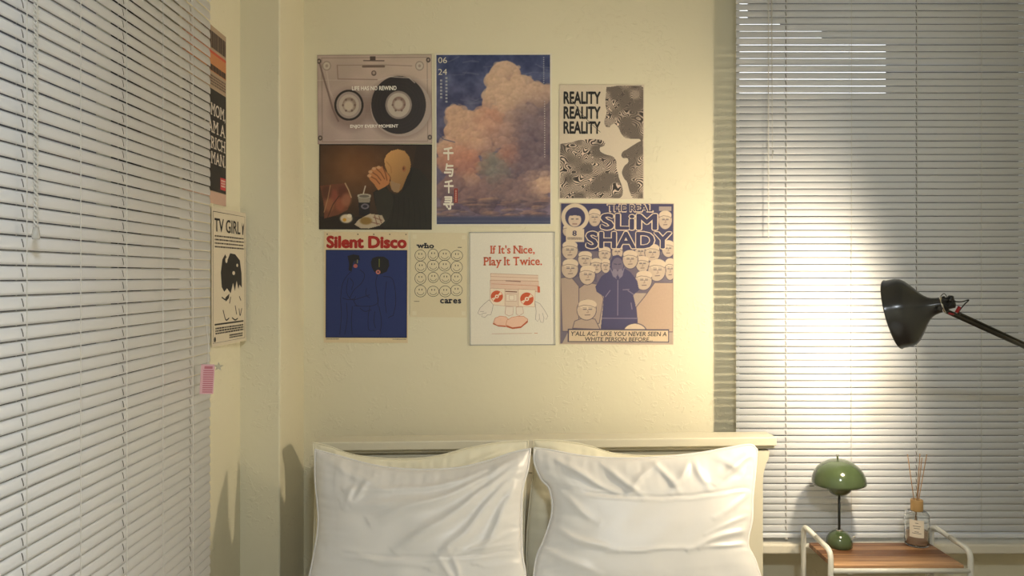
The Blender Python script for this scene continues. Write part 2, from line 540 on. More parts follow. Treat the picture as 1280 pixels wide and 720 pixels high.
# cap rail: board with a small cove under it
prof = [(-0.062, zt), (0.03, zt), (0.03, zt - 0.028), (-0.020, zt - 0.048), (-0.046, zt - 0.040), (-0.046, zt - 0.030), (-0.062, zt - 0.028)]
m = MB()
N_ = len(prof)
m.add([(-HW, y, z) for y, z in prof] + [(HW, y, z) for y, z in prof],
      [(k, (k + 1) % N_, (k + 1) % N_ + N_, k + N_) for k in range(N_)] + [tuple(range(N_)), tuple(range(2 * N_ - 1, N_ - 1, -1))])
m.build('cap_rail', M_board, hb, bevel=0.003)
MB().box((-HW + 0.05, -0.031, zt - 0.115), (HW - 0.05, -0.0202, zt - 0.051)).build('top_rail', M_board, hb, bevel=0.003)
for k in range(8):   # tongue and groove boards
    x0 = -HW + 0.06 + k * (2 * HW - 0.12) / 8
    MB().box((x0 + 0.001, -0.026, 0.31), (x0 + (2 * HW - 0.12) / 8 - 0.001, -0.0202, zt - 0.116)).build('panel', M_board, hb, bevel=0.002)
for s in (-1, 1):    # posts flare out to carry the cap
    m = MB()
    xo = [(0.0, 0.038), (zt - 0.16, 0.038), (zt - 0.125, 0.036), (zt - 0.095, 0.028), (zt - 0.075, 0.018), (zt - 0.0485, 0.016)]
    vs = []
    for z, inset in xo:
        xa, xb_ = s * (HW - inset), s * (HW - 0.10)
        vs += [(xa, -0.040, z), (xb_, -0.040, z), (xb_, 0.026, z), (xa, 0.026, z)]
    fs = [(0, 1, 2, 3), tuple(len(vs) - 4 + i for i in (3, 2, 1, 0))]
    for i in range(len(xo) - 1):
        for k in range(4):
            fs.append((i * 4 + k, i * 4 + (k + 1) % 4, i * 4 + 4 + (k + 1) % 4, i * 4 + 4 + k))
    m.add(vs, fs)
    m.build('post', M_board, bed, bevel=0.002)
for s in (-1, 1):
    MB().box((min(s * 0.735, s * 0.765), -2.10, 0.20), (max(s * 0.735, s * 0.765), -0.041, 0.33)).build('side_rail', M_board, bed, bevel=0.004)
    MB().box((min(s * 0.70, s * 0.765), -2.16, 0.0), (max(s * 0.70, s * 0.765), -2.10, 0.40)).build('leg', M_board, bed, bevel=0.004)
MB().box((-0.70, -2.15, 0.16), (0.70, -2.115, 0.40)).build('footboard', M_board, bed, bevel=0.004)
for k in range(12):
    MB().box((-0.734, -0.24 - k * 0.16, 0.238), (0.734, -0.16 - k * 0.16, 0.26)).build('slat', M_plank, bed)
ZM = 0.505
mt = MB().box((-0.73, -2.09, 0.262), (0.73, -0.05, ZM)).build('mattress', M_sheet, None, bevel=0.05)
mt.location = (0.117, 2.462, 0); mt.rotation_euler = (0, 0, BA)
for p in mt.data.polygons: p.use_smooth = True
tag(mt, 'white covered mattress lying on the cream bed under the pillows', 'mattress')

# ------------------------------------------------------------------ pillows
def pillow(name, label, top, bottom, left, right, y_top, lean, thick, folds, seams, m_case, seed, edge=0.006, res=(110, 84), pipe=0.0032, flat=0.5):
    """cloth pillow. The four outline curves run on a leaning plane; front and back sheets bulge from it.
    folds: (u0,v0,u1,v1,width,height)   v=0 at the top edge"""
    k = math.tan(math.radians(lean)); z0 = 0.95
    def on(px, py):
        dx, dz = (px - 640) / F, -(py - HOR) / F
        t = (y_top + (CAMZ - z0) * k) / (1 - k * dz)
        return Vector((t * dx, t, CAMZ + t * dz))
    NU, NV = res
    ct = catmull([on(*p) for p in top], NU); cb = catmull([on(*p) for p in bottom], NU)
    cl = catmull([on(*p) for p in left], NV); cr = catmull([on(*p) for p in right], NV)
    nrm = Vector((0, -math.cos(math.radians(lean)), math.sin(math.radians(lean))))
    S = [[None] * (NU + 1) for _ in range(NV + 1)]
    for j in range(NV + 1):
        v = j / NV
        for i in range(NU + 1):
            u = i / NU
            S[j][i] = (ct[i] * (1 - v) + cb[i] * v + cl[j] * (1 - u) + cr[j] * u
                       - (ct[0] * (1 - u) * (1 - v) + ct[-1] * u * (1 - v) + cb[0] * (1 - u) * v + cb[-1] * u * v))
    fl_ = []
    for (u0, v0, u1, v1, wd, h) in folds:
        L = math.hypot(u1 - u0, v1 - v0)
        fl_.append((u0, v0, (u1 - u0) / L, (v1 - v0) / L, L, wd, h))
    def height(u, v, side):
        eu, ev = 1 - abs(2 * u - 1) ** 2.3, 1 - abs(2 * v - 1) ** 2.3
        body = (max(0, eu) ** flat) * (max(0, ev) ** flat) * thick
        d = min(u, 1 - u, v * 0.75, (1 - v) * 0.75)
        ramp = min(1, d / 0.05)
        h = 0
        # gathered puckers along the seams
        for (dd, s_, sd) in ((v * .75, u * 1.35, 0), ((1 - v) * .75, u * 1.35, 5), (u, v, 11), (1 - u, v, 17)):
            if dd < 0.22:
                q = noise.noise((s_ * 13 + seed * 3.1, dd * 3.5, sd + seed)) + 0.55 * noise.noise((s_ * 29, dd * 6, sd + seed * 2))
                h += edge * q * math.exp(-dd / 0.075) * 1.25
        # broad soft rumple
        h += 0.0065 * noise.noise((u * 3.2 + seed, v * 2.6, seed * 1.7)) + 0.0028 * noise.noise((u * 8 + seed, v * 7, seed * 0.7))
        if side > 0:
            for (u0, v0, du, dv, L, wd, hh) in fl_:
                a = (u - u0) * du + (v - v0) * dv
                if -0.05 < a < L + 0.05:
                    wob = 0.02 * noise.noise((a * 7, u0 * 9 + seed, v0 * 5))
                    c = ((u - u0) * -dv + (v - v0) * du + wob) / wd
                    if abs(c) < 3:
                        t = min(1, max(0, a / L))
                        env = math.sin(math.pi * min(1, max(0, t * 0.92 + 0.04))) ** 0.6
                        # asymmetric crest: one slope steeper, like a drawn fold
                        h += hh * env * math.exp(-c * c * (1.6 if c > 0 else 0.7))
            for (v_s, ua, ub, dep, wv) in seams:
                if ua < u < ub:
                    vv = v_s + wv * math.sin(u * 7 + seed) * 0.01 + 0.004 * noise.noise((u * 14, seed, 3))
                    c = (v - vv) / 0.009
                    if abs(c) < 4:
                        e = min(1, (u - ua) / 0.05, (ub - u) / 0.05)
                        h += -dep * math.exp(-c * c) * e + dep * 0.7 * e * math.exp(-((c - 1.7) ** 2))
        return body + h * ramp
    vs, fs = [], []
    idx = {}
    for side in (1, -1):
        for j in range(NV + 1):
            for i in range(NU + 1):
                bd = i in (0, NU) or j in (0, NV)
                if bd and side < 0:
                    idx[(side, i, j)] = idx[(1, i, j)]; continue
                u, v = i / NU, j / NV
                h = 0 if bd else height(u, v, side)
                idx[(side, i, j)] = len(vs)
                vs.append(S[j][i] + nrm * (h * side * (1.0 if side > 0 else 0.8)))
        for j in range(NV):
            for i in range(NU):
                q = (idx[(side, i, j)], idx[(side, i, j + 1)], idx[(side, i + 1, j + 1)], idx[(side, i + 1, j)])
                fs.append(q if side > 0 else tuple(reversed(q)))
    root = empty(name, on((top[0][0] + top[-1][0]) / 2, bottom[0][1]))
    tag(root, label, 'pillow', 'pillows at the head of the bed')
    m_ = MB(); org = root.location
    m_.add([v - org for v in vs], fs)
    pc = m_.build('pillowcase', m_case, root, smooth=True)
    sub = pc.modifiers.new('smooth', 'SUBSURF'); sub.levels = 1; sub.render_levels = 1
    loop = list(ct) + cr[1:] + list(reversed(cb))[1:] + list(reversed(cl))[1:-1]
    loop = [p - org for p in loop]
    MB().tube(loop + [loop[0], loop[1]], pipe, 8, cap=False).build('piping', M_pipe if m_case is M_white else m_case, pc, smooth=True)
    return root

# rear pillows lean on the headboard
pillow('pillow', 'cream rear pillow on the left, leaning on the headboard behind a white one',
       [(391, 553), (412, 558), (445, 569), (500, 574), (545, 570), (585, 560), (625, 553), (660, 551)],
       [(388, 742), (520, 745), (655, 742)], [(391, 553), (394, 600), (392, 680), (388, 742)], [(660, 551), (657, 600), (655, 680), (655, 742)],
       2.300, 9, 0.030, [(0.96, 0.03, 0.55, 0.20, 0.025, 0.008), (0.9, 0.1, 0.6, 0.3, 0.02, 0.006), (0.98, 0.15, 0.7, 0.5, 0.03, 0.006), (0.1, 0.03, 0.4, 0.1, 0.03, 0.006)],
       [], M_cream, 2.0, edge=0.007, pipe=0.0022)
pillow('pillow', 'cream rear pillow on the right, leaning on the headboard behind a white one',
       [(667, 550), (700, 551), (735, 557), (770, 567), (830, 570), (900, 563), (938, 558)],
       [(664, 742), (800, 745), (936, 742)], [(667, 550), (666, 590), (660, 650), (658, 700), (664, 742)], [(938, 558), (934, 620), (932, 690), (936, 742)],
       2.325, 9, 0.032, [(0.02, 0.04, 0.3, 0.12, 0.03, 0.007), (0.1, 0.02, 0.2, 0.3, 0.03, 0.006)],
       [], M_cream, 5.0, edge=0.006, pipe=0.0022)
# front pillows
pillow('pillow', 'white sateen pillow at front left with folds fanning from its right corner',
       [(394, 562), (420, 569), (470, 582), (520, 587), (570, 585), (610, 576), (640, 566), (663, 561)],
       [(374, 778), (520, 784), (655, 778)], [(394, 562), (394, 600), (398, 650), (392, 695), (374, 778)],
       [(663, 561), (660, 585), (653, 615), (652, 665), (653, 695), (657, 722), (655, 778)],
       2.205, 25, 0.060,
       [(0.96, 0.05, 0.30, 0.36, 0.030, 0.012), (0.97, 0.09, 0.42, 0.52, 0.032, 0.013), (0.90, 0.06, 0.20, 0.20, 0.022, 0.008),
        (0.98, 0.14, 0.58, 0.62, 0.030, 0.011), (0.99, 0.20, 0.80, 0.62, 0.035, 0.011), (0.70, 0.20, 0.18, 0.30, 0.030, 0.007),
        (0.05, 0.06, 0.34, 0.16, 0.03, 0.006), (0.20, 0.18, 0.17, 0.30, 0.014, 0.006), (0.28, 0.12, 0.20, 0.27, 0.012, 0.006),
        (0.97, 0.50, 0.72, 0.58, 0.014, 0.006), (0.96, 0.57, 0.74, 0.56, 0.010, 0.005), (0.60, 0.60, 0.66, 0.75, 0.012, 0.005), (0.66, 0.58, 0.70, 0.74, 0.011, 0.005),
        (0.12, 0.60, 0.55, 0.64, 0.02, 0.004)],
       [(0.600, 0.14, 0.98, 0.0035, 1.0)], M_white, 1.0, edge=0.007)
pillow('pillow', 'white sateen pillow at front right with a horizontal flap seam across its upper part',
       [(668, 560), (690, 563), (730, 570), (780, 573), (830, 571), (875, 566), (915, 559), (938, 556), (946, 562)],
       [(664, 778), (800, 784), (966, 778)], [(668, 560), (668, 578), (676, 598), (687, 612), (690, 640), (681, 672), (669, 705), (664, 778)],
       [(946, 562), (944, 590), (941, 620), (940, 650), (935, 680), (946, 706), (966, 778)],
       2.215, 25, 0.060,
       [(0.10, 0.05, 0.30, 0.22, 0.022, 0.010), (0.30, 0.05, 0.42, 0.24, 0.018, 0.009), (0.40, 0.24, 0.52, 0.06, 0.016, 0.009), (0.52, 0.04, 0.60, 0.22, 0.016, 0.009),
        (0.60, 0.22, 0.68, 0.05, 0.018, 0.008), (0.70, 0.05, 0.75, 0.22, 0.018, 0.008), (0.82, 0.20, 0.97, 0.06, 0.022, 0.011), (0.80, 0.06, 0.90, 0.16, 0.02, 0.008),
        (0.98, 0.30, 0.82, 0.40, 0.016, 0.006), (0.98, 0.50, 0.72, 0.58, 0.018, 0.009), (0.98, 0.58, 0.78, 0.60, 0.012, 0.007), (0.97, 0.42, 0.80, 0.50, 0.012, 0.005),
        (0.04, 0.50, 0.32, 0.58, 0.018, 0.007), (0.03, 0.62, 0.26, 0.72, 0.016, 0.006), (0.35, 0.60, 0.72, 0.58, 0.014, 0.004), (0.06, 0.30, 0.20, 0.42, 0.02, 0.005)],
       [(0.272, 0.16, 0.985, 0.004, 0.6)], M_white, 3.0, edge=0.007)

# ------------------------------------------------------------------ side trolley
YF, YK = 2.247, 2.457
XA, XB = 0.969, 1.394
ZT = 0.617
tr = empty('side_trolley', ((XA + XB) / 2, (YF + YK) / 2, 0))
tag(tr, 'white tubular metal side trolley with striped wooden top below the blind', 'trolley')
def tloc(v): return Vector(v) - tr.location
RT = 0.0082
for x in (XA, XB):
    pts = fillet([(x, YK, 0.06), (x, YK, 0.668), (x, YF, 0.668), (x, YF, 0.06)], 0.055, 8)
    # rear bend is tight, front bend is wide
    pts = fillet([(x, YK, 0.06), (x, YK, 0.672), (x, (YK + YF) / 2, 0.668), (x, YF, 0.664), (x, YF, 0.06)], 0.03, 8)
    MB().tube([tloc(p) for p in pts], RT, 14).build('side_frame', M_tube, tr, smooth=True)
    for y in (YF, YK):
        w_ = MB().tube([tloc((x, y, 0.075)), tloc((x, y, 0.045))], 0.006, 10).build('caster_stem', M_chrome, tr, smooth=True)
        MB().lathe([(0, -0.012), (0.019, -0.012), (0.022, -0.008), (0.022, 0.008), (0.019, 0.012), (0, 0.012)], 18,
                   Matrix.Translation(tloc((x, y, 0.022))) @ Matrix.Rotation(math.pi / 2, 4, 'Y')).build('caster_wheel', M_plast, tr, smooth=True)
for zz in (ZT, 0.26):
    for y in (YF, YK):
        MB().tube([tloc((XA + 0.004, y, zz - 0.013)), tloc((XB - 0.004, y, zz - 0.013))], 0.0075, 12).build('rail', M_tube, tr, smooth=True)
    npl = 6
    ya, yb = YF + 0.009, YK - 0.009
    for k in range(npl):
        a = ya + (yb - ya) * k / npl; b = ya + (yb - ya) * (k + 1) / npl
        o = MB().box((-0.198, 0.0003, -0.014), (0.198, (b - a) - 0.0003, 0)).build('plank', M_plank, tr, bevel=0.0008)
        o.location = (0, a - tr.location.y, zz)
    for x in (XA + 0.06, XB - 0.06):
        MB().box(tuple(tloc((x - 0.008, YF, zz - 0.024))), tuple(tloc((x + 0.008, YK, zz - 0.0142)))).build('bracket', M_tube, tr)
MB().tube([tloc((1.262, YF + 0.004, 0.60)), tloc((1.262, YF + 0.004, 0.50)), tloc((1.262, YF - 0.012, 0.49))], 0.0016, 6).build('hook', M_chrome, tr)

# ------------------------------------------------------------------ green mushroom lamp
gl = empty('table_lamp', (P(1049, 688, 2.415).x, 2.415, ZT + 0.0003))
tag(gl, 'olive green mushroom shaped table lamp on the wooden trolley top', 'lamp')
def arc(r, z, a0, a1, n, sx=1.0, sz=1.0):
    return [(sx * r * math.cos(math.radians(a0 + (a1 - a0) * i / n)), z + sz * r * math.sin(math.radians(a0 + (a1 - a0) * i / n))) for i in range(n + 1)]
pr = [(0, 0), (0.038, 0), (0.041, 0.003)] + arc(0.041, 0.012, 0, 90, 10, 1.0, 1.0)[:-1] + [(0, 0.053)]
MB().lathe(pr, 40).build('lamp_base', M_green, gl, smooth=True)
MB().lathe([(0.0042, 0.050), (0.0042, 0.20), (0.0, 0.20)], 14).build('stem', M_stem, gl, smooth=True)
MB().lathe([(0.0105, 0.0505), (0.0118, 0.0535), (0.0105, 0.0560), (0.005, 0.0565), (0.0045, 0.0535)], 24).build('collar', M_chrome, gl, smooth=True)
tilt = Matrix.Translation((0, 0, 0.188)) @ Matrix.Rotation(math.radians(-3), 4, 'Y')
outer = [(0.0, 0.0960), (0.012, 0.0955), (0.030, 0.0915), (0.048, 0.0825), (0.064, 0.0695), (0.075, 0.0545), (0.081, 0.0390), (0.0835, 0.0260), (0.0838, 0.0190)]
inner = [(0.0825, 0.0185), (0.0810, 0.026), (0.078, 0.040), (0.072, 0.0545), (0.061, 0.068), (0.046, 0.079), (0.028, 0.0885), (0.0, 0.092)]
sh = MB().lathe(outer + inner, 48, tilt).build('lamp_shade', M_green, gl, smooth=True)
MB().lathe([(0.042, 0.030), (0.0425, 0.020)] + arc(0.041, 0.014, 0, -82, 12, 1.02, 0.92) + [(0.0045, -0.0245)], 40, tilt).build('lower_shade', M_green, gl, smooth=True)
MB().lathe([(0.003, 0.094), (0.003, 0.106), (0.0048, 0.107), (0.0048, 0.111), (0, 0.112)], 14, tilt).build('finial', M_chrome, gl, smooth=True)
MB().tube([(-0.082, 0.0, 0.197), (-0.096, 0.002, 0.196)], 0.0012, 6).build('switch_pin', M_stem, gl)
# its flex leaves behind the base
cx, cy = 0, 0
fx = catmull([(0.036, 0.018, 0.008), (0.052, 0.022, 0.012), (0.060, 0.018, 0.024), (0.053, 0.014, 0.026), (0.050, 0.022, 0.012), (0.056, 0.030, 0.004)], 40)
MB().tube(fx, 0.0018, 8).build('flex', M_tube, gl, smooth=True)

# ------------------------------------------------------------------ reed diffuser
rd = empty('reed_diffuser', (P(1146, 685, 2.43).x, 2.43, ZT + 0.0003))
tag(rd, 'glass reed diffuser jar with bamboo collar and four sticks on the wooden trolley top', 'diffuser')
R_ = 0.0375
MB().lathe([(0, 0), (R_ - 0.004, 0), (R_, 0.004), (R_, 0.100), (R_ - 0.006, 0.108), (0.017, 0.110), (0.017, 0.118), (0.0145, 0.118), (0.0145, 0.107), (R_ - 0.008, 0.105),
            (R_ - 0.0028, 0.098), (R_ - 0.0028, 0.008), (R_ - 0.006, 0.0055), (0, 0.0055)], 40).build('jar', M_glass, rd, smooth=True)
MB().lathe([(0, 0.006), (R_ - 0.0065, 0.006), (R_ - 0.0031, 0.009), (R_ - 0.0031, 0.046), (0, 0.046)], 36).build('scented_oil', M_oil, rd, smooth=True)
MB().lathe([(0.0146, 0.112), (0.0185, 0.112), (0.0188, 0.114), (0.0188, 0.146), (0.018, 0.148), (0.0095, 0.148), (0.0095, 0.112)], 28).build('collar', M_cap, rd, smooth=True)
m = MB()
for ra, z0, z1, mi, a0, a1 in ((R_ + 0.0004, 0.034, 0.090, 0, -152, -86),):
    vs, fs = [], []
    for i in range(15):
        a = math.radians(a0 + (a1 - a0) * i / 14)
        for r in (ra, ra + 0.0003):
            for z in (z0, z1): vs.append((r * math.cos(a), r * math.sin(a), z))
    for i in range(14):
        b = i * 4
        fs += [(b + 2, b + 6, b + 7, b + 3), (b, b + 1, b + 5, b + 4), (b + 1, b + 3, b + 7, b + 5), (b, b + 4, b + 6, b + 2)]
    m.add(vs, fs)
lbl = m.build('label', M_label, rd)
m = MB()      # printed lines on the label
for z, wdeg in ((0.080, 14), (0.070, 34), (0.063, 26), (0.052, 18), (0.047, 40)):
    vs, fs = [], []
    for i in range(7):
        a = math.radians(-119 - wdeg / 2 + wdeg * i / 6); r = R_ + 0.0009
        vs += [(r * math.cos(a), r * math.sin(a), z), (r * math.cos(a), r * math.sin(a), z + 0.0016)]
    for i in range(6): fs.append((2 * i, 2 * i + 2, 2 * i + 3, 2 * i + 1))
    m.add(vs, fs)
m.build('lettering', M_hole, lbl)
for (tx, ty, bx) in ((1134.5, 568, 0.004), (1150, 567, -0.002), (1152.5, 572, -0.004), (1158.5, 568, -0.005)):
    tp = P(tx, ty, 2.43 + random.uniform(-0.02, 0.02)) - rd.location
    MB().tube([(bx - tp.x * 0.25, 0.006 - tp.y * .2, 0.018), tuple(tp)], 0.0014, 7).build('reed', M_reed, rd, smooth=True)

# ------------------------------------------------------------------ black swing arm lamp
YL = 2.04
C = P(1116, 393, YL)
ax, tl = math.radians(38), math.radians(14)
o_ = Vector((-math.cos(ax) * math.cos(tl), math.sin(ax) * math.cos(tl), -math.sin(tl)))
bk = -o_
Mrot = bk.to_track_quat('Z', 'Y').to_matrix().to_4x4()
bl = empty('swing_arm_lamp', (1.68, 2.25, 0))
tag(bl, 'black metal swing arm lamp with flared reflector shade lighting the right blind', 'lamp')
Ms = Matrix.Translation(C - bl.location) @ Mrot
out = [(0.0958, -0.001), (0.0972, 0.001), (0.0958, 0.0035), (0.0950, 0.006), (0.0950, 0.016), (0.0942, 0.028), (0.0905, 0.039), (0.0830, 0.048), (0.0700, 0.0585), (0.0560, 0.0685),
       (0.0430, 0.0775), (0.0330, 0.086), (0.0268, 0.094), (0.0232, 0.102), (0.0208, 0.114), (0.0205, 0.124)]
inn = [(max(0.002, r - 0.0012), h - (0.0012 if 0 < i < 14 else 0)) for i, (r, h) in enumerate(out)][2:]
shd = MB()
shd.lathe(out, 64, None, 0)
shd.lathe(list(reversed(inn)) + [(0.0958, -0.001)], 64, None, 1)
shd.build('lamp_shade', [M_spun, M_inner], bl, smooth=True).matrix_local = Ms
MB().lathe([(0, 0.1242), (0.0195, 0.1242), (0.0215, 0.126), (0.0215, 0.133), (0.0150, 0.135), (0.0150, 0.150), (0.009, 0.153), (0, 0.153)], 28, Ms).build('socket', M_plast, bl, smooth=True)
MB().lathe([(0.0215, 0.1215), (0.0235, 0.123), (0.0235, 0.126), (0.0216, 0.1275)], 32, Ms).build('clamp_ring', M_chrome, bl, smooth=True)
# frosted bulb set deep in the shade
MB().lathe([(0, 0.004), (0.012, 0.006), (0.022, 0.014), (0.026, 0.026), (0.023, 0.040), (0.016, 0.060), (0.013, 0.072), (0, 0.074)], 24, Ms).build('bulb', M_bulb, bl, smooth=True)
MB().lathe([(0, 0.0745), (0.012, 0.0745), (0.012, 0.122), (0, 0.122)], 16, Ms).build('bulb_cap', M_chrome, bl, smooth=True)
# arm : two parallel rods running right and slightly back toward the blind
A0 = P(1172, 384, 1.95); A1 = P(1330, 456, 2.25)
adir = (A1 - A0).normalized()
MB().tube([A0 - bl.location, A1 - bl.location], 0.0062, 12).build('arm', M_gun, bl, smooth=True)
upv = Vector((0, 0, 1)); upv = (upv - adir * upv.dot(adir)).normalized()
MB().tube([A0 + adir * 0.095 + upv * 0.0098 - bl.location, A1 + upv * 0.0098 - bl.location], 0.0036, 10).build('parallel_rod', M_gun, bl, smooth=True)
MB().tube([A0 + adir * 0.088 - bl.location, A0 + adir * 0.098 + upv * 0.0098 - bl.location], 0.0042, 8).build('link', M_gun, bl, smooth=True)
# knuckle between socket and arm
K = C + bk * 0.135
MB().tube([K - bl.location, (K + A0) / 2 - bl.location, A0 + adir * 0.012 - bl.location], [0.011, 0.009, 0.0085], 12).build('knuckle', M_plast, bl, smooth=True)
kn = MB(); q = P(1186, 373, 1.935) - bl.location
kn.tube([P(1178, 376, 1.935) - bl.location, q], 0.0045, 10); kn.tube([q, q + Vector((0.009, 0, -0.0005))], 0.008, 12)
kn.build('wing_screw', M_plast, bl, smooth=True)
coil = [P(px, py, 1.935) - bl.location for px, py in ((1176, 370), (1180, 367), (1183, 371), (1182, 381), (1186, 384), (1188, 379), (1186, 374))]
MB().tube(catmull(coil, 40), 0.0011, 6).build('wire_loop', M_plast, bl, smooth=True)
sp = [P(px, py, 1.935) - bl.location for px, py in ((1189, 374), (1195, 377), (1203, 377), (1211, 375), (1206, 380), (1201, 386), (1197, 392))]
MB().tube(catmull(sp, 40), 0.0016, 6).build('flex', M_plast, bl, smooth=True)
MB().tube([P(1199.5, 383.5, 1.935) - bl.location, P(1195.5, 390.5, 1.935) - bl.location], 0.0042, 10).build('cable_clip', M_red, bl, smooth=True)
MB().tube([P(1192, 393, 1.937) - bl.location, P(1186, 391.5, 1.935) - bl.location], 0.0025, 8).build('cable_tie', M_red, bl, smooth=True)
# elbow, post and foot stand just outside the picture
MB().tube([A1 - bl.location + Vector((0, -0.02, 0)), A1 - bl.location + Vector((0, 0.02, 0))], 0.016, 18).build('elbow', M_plast, bl, smooth=True)
pb = Vector((A1.x, A1.y, 0)) - bl.location
MB().tube([pb + Vector((0, 0, 0.02)), A1 - bl.location], 0.0095, 14).build('post', M_gun, bl, smooth=True)
MB().lathe([(0, 0), (0.14, 0), (0.145, 0.004), (0.145, 0.016), (0.13, 0.022), (0.014, 0.026), (0, 0.026)], 40, Matrix.Translation(pb)).build('foot', M_plast, bl, smooth=True)

# ------------------------------------------------------------------ ceiling lamp (room light, above and in front of the camera)
clm = empty('ceiling_lamp', (0.25, -0.35, ZC))
tag(clm, 'round flush white ceiling lamp in the middle of the room', 'lamp')
MB().lathe([(0, 0), (0.16, 0), (0.165, -0.004), (0.165, -0.03), (0.152, -0.03), (0.152, -0.012), (0, -0.012)], 48).build('housing', M_frame, clm, smooth=True)
MB().lathe([(0.1515, -0.026), (0.146, -0.05), (0.115, -0.064), (0, -0.068)], 48).build('diffuser', M_diff, clm, smooth=True)
# ------------------------------------------------------------------ posters
def load_font(fn):
    try:
        p = os.path.join(bpy.utils.resource_path('LOCAL'), 'datafiles', 'fonts', fn)
        return bpy.data.fonts.load(p) if os.path.exists(p) else None
    except Exception:
        return None
FONT_SANS = None      # the built-in sans
FONT_CJK = load_font('Noto Sans CJK Regular.woff2')
_tc = {}
def glyphs(s, font=None, offset=0.0, spacing=1.0, line=1.0):
    """outline text -> (verts, faces) in font units"""
    key = (s, id(font), offset, spacing)
    if key in _tc: return _tc[key]
    cu = bpy.data.curves.new('t', 'FONT')
    cu.body = s
    if font: cu.font = font
    cu.offset = offset; cu.space_character = spacing
    cu.resolution_u = 3; cu.fill_mode = 'FRONT'
    ob = bpy.data.objects.new('t', cu); COL.objects.link(ob)
    dg = bpy.context.evaluated_depsgraph_get()
    me = bpy.data.meshes.new_from_object(ob.evaluated_get(dg))
    v = [(p.co.x, p.co.y) for p in me.vertices]; f = [tuple(q.vertices) for q in me.polygons]
    bpy.data.objects.remove(ob); bpy.data.curves.remove(cu); bpy.data.meshes.remove(me)
    _tc[key] = (v, f)
    return v, f

# where slab feet sit on each letter: (side, level)  side l/r/c, level b(ase) t(op) of the letter box
SERIF = {'I': 'ctcb', 'f': 'lb', 't': '', 'N': 'ltlbrt', 'i': 'cb', 'P': 'ltlb', 'l': 'ctcb', 'y': 'ltrt', 'T': 'cb', 'w': 'ltrt', 'h': 'ltlbrb', 'r': 'ltlb',
         'a': 'rb', 'M': 'ltlbrtrb', 'A': 'lbrb', 'R': 'ltlbrb', 'H': 'ltlbrtrb'}
def serif_glyphs(s, offset=0.02, foot=0.20, th=0.055, gap=0.085):
    V, Fc, x = [], [], 0.0
    for ch in s:
        if ch == ' ':
            x += 0.24; continue
        v, f = glyphs(ch, FONT_SANS, offset)
        if not v: continue
        x0, x1 = min(p[0] for p in v), max(p[0] for p in v)
        y0, y1 = min(p[1] for p in v), max(p[1] for p in v)
        o = len(V)
        V += [(p[0] - x0 + x, p[1]) for p in v]; Fc += [tuple(i + o for i in q) for q in f]
        wd = x1 - x0; sw = 0.11
        code = SERIF.get(ch, '')
        for k in range(0, len(code), 2):
            cx = {'l': sw / 2, 'r': wd - sw / 2, 'c': wd / 2}[code[k]] + x
            ya = y0 if code[k + 1] == 'b' else y1 - th
            if ch == 'y' : ya = y1 - th
            o = len(V)
            V += [(cx - foot / 2, ya), (cx + foot / 2, ya), (cx + foot / 2, ya + th), (cx - foot / 2, ya + th)]
            Fc.append((o, o + 1, o + 2, o + 3))
        x += wd + gap
    return V, Fc

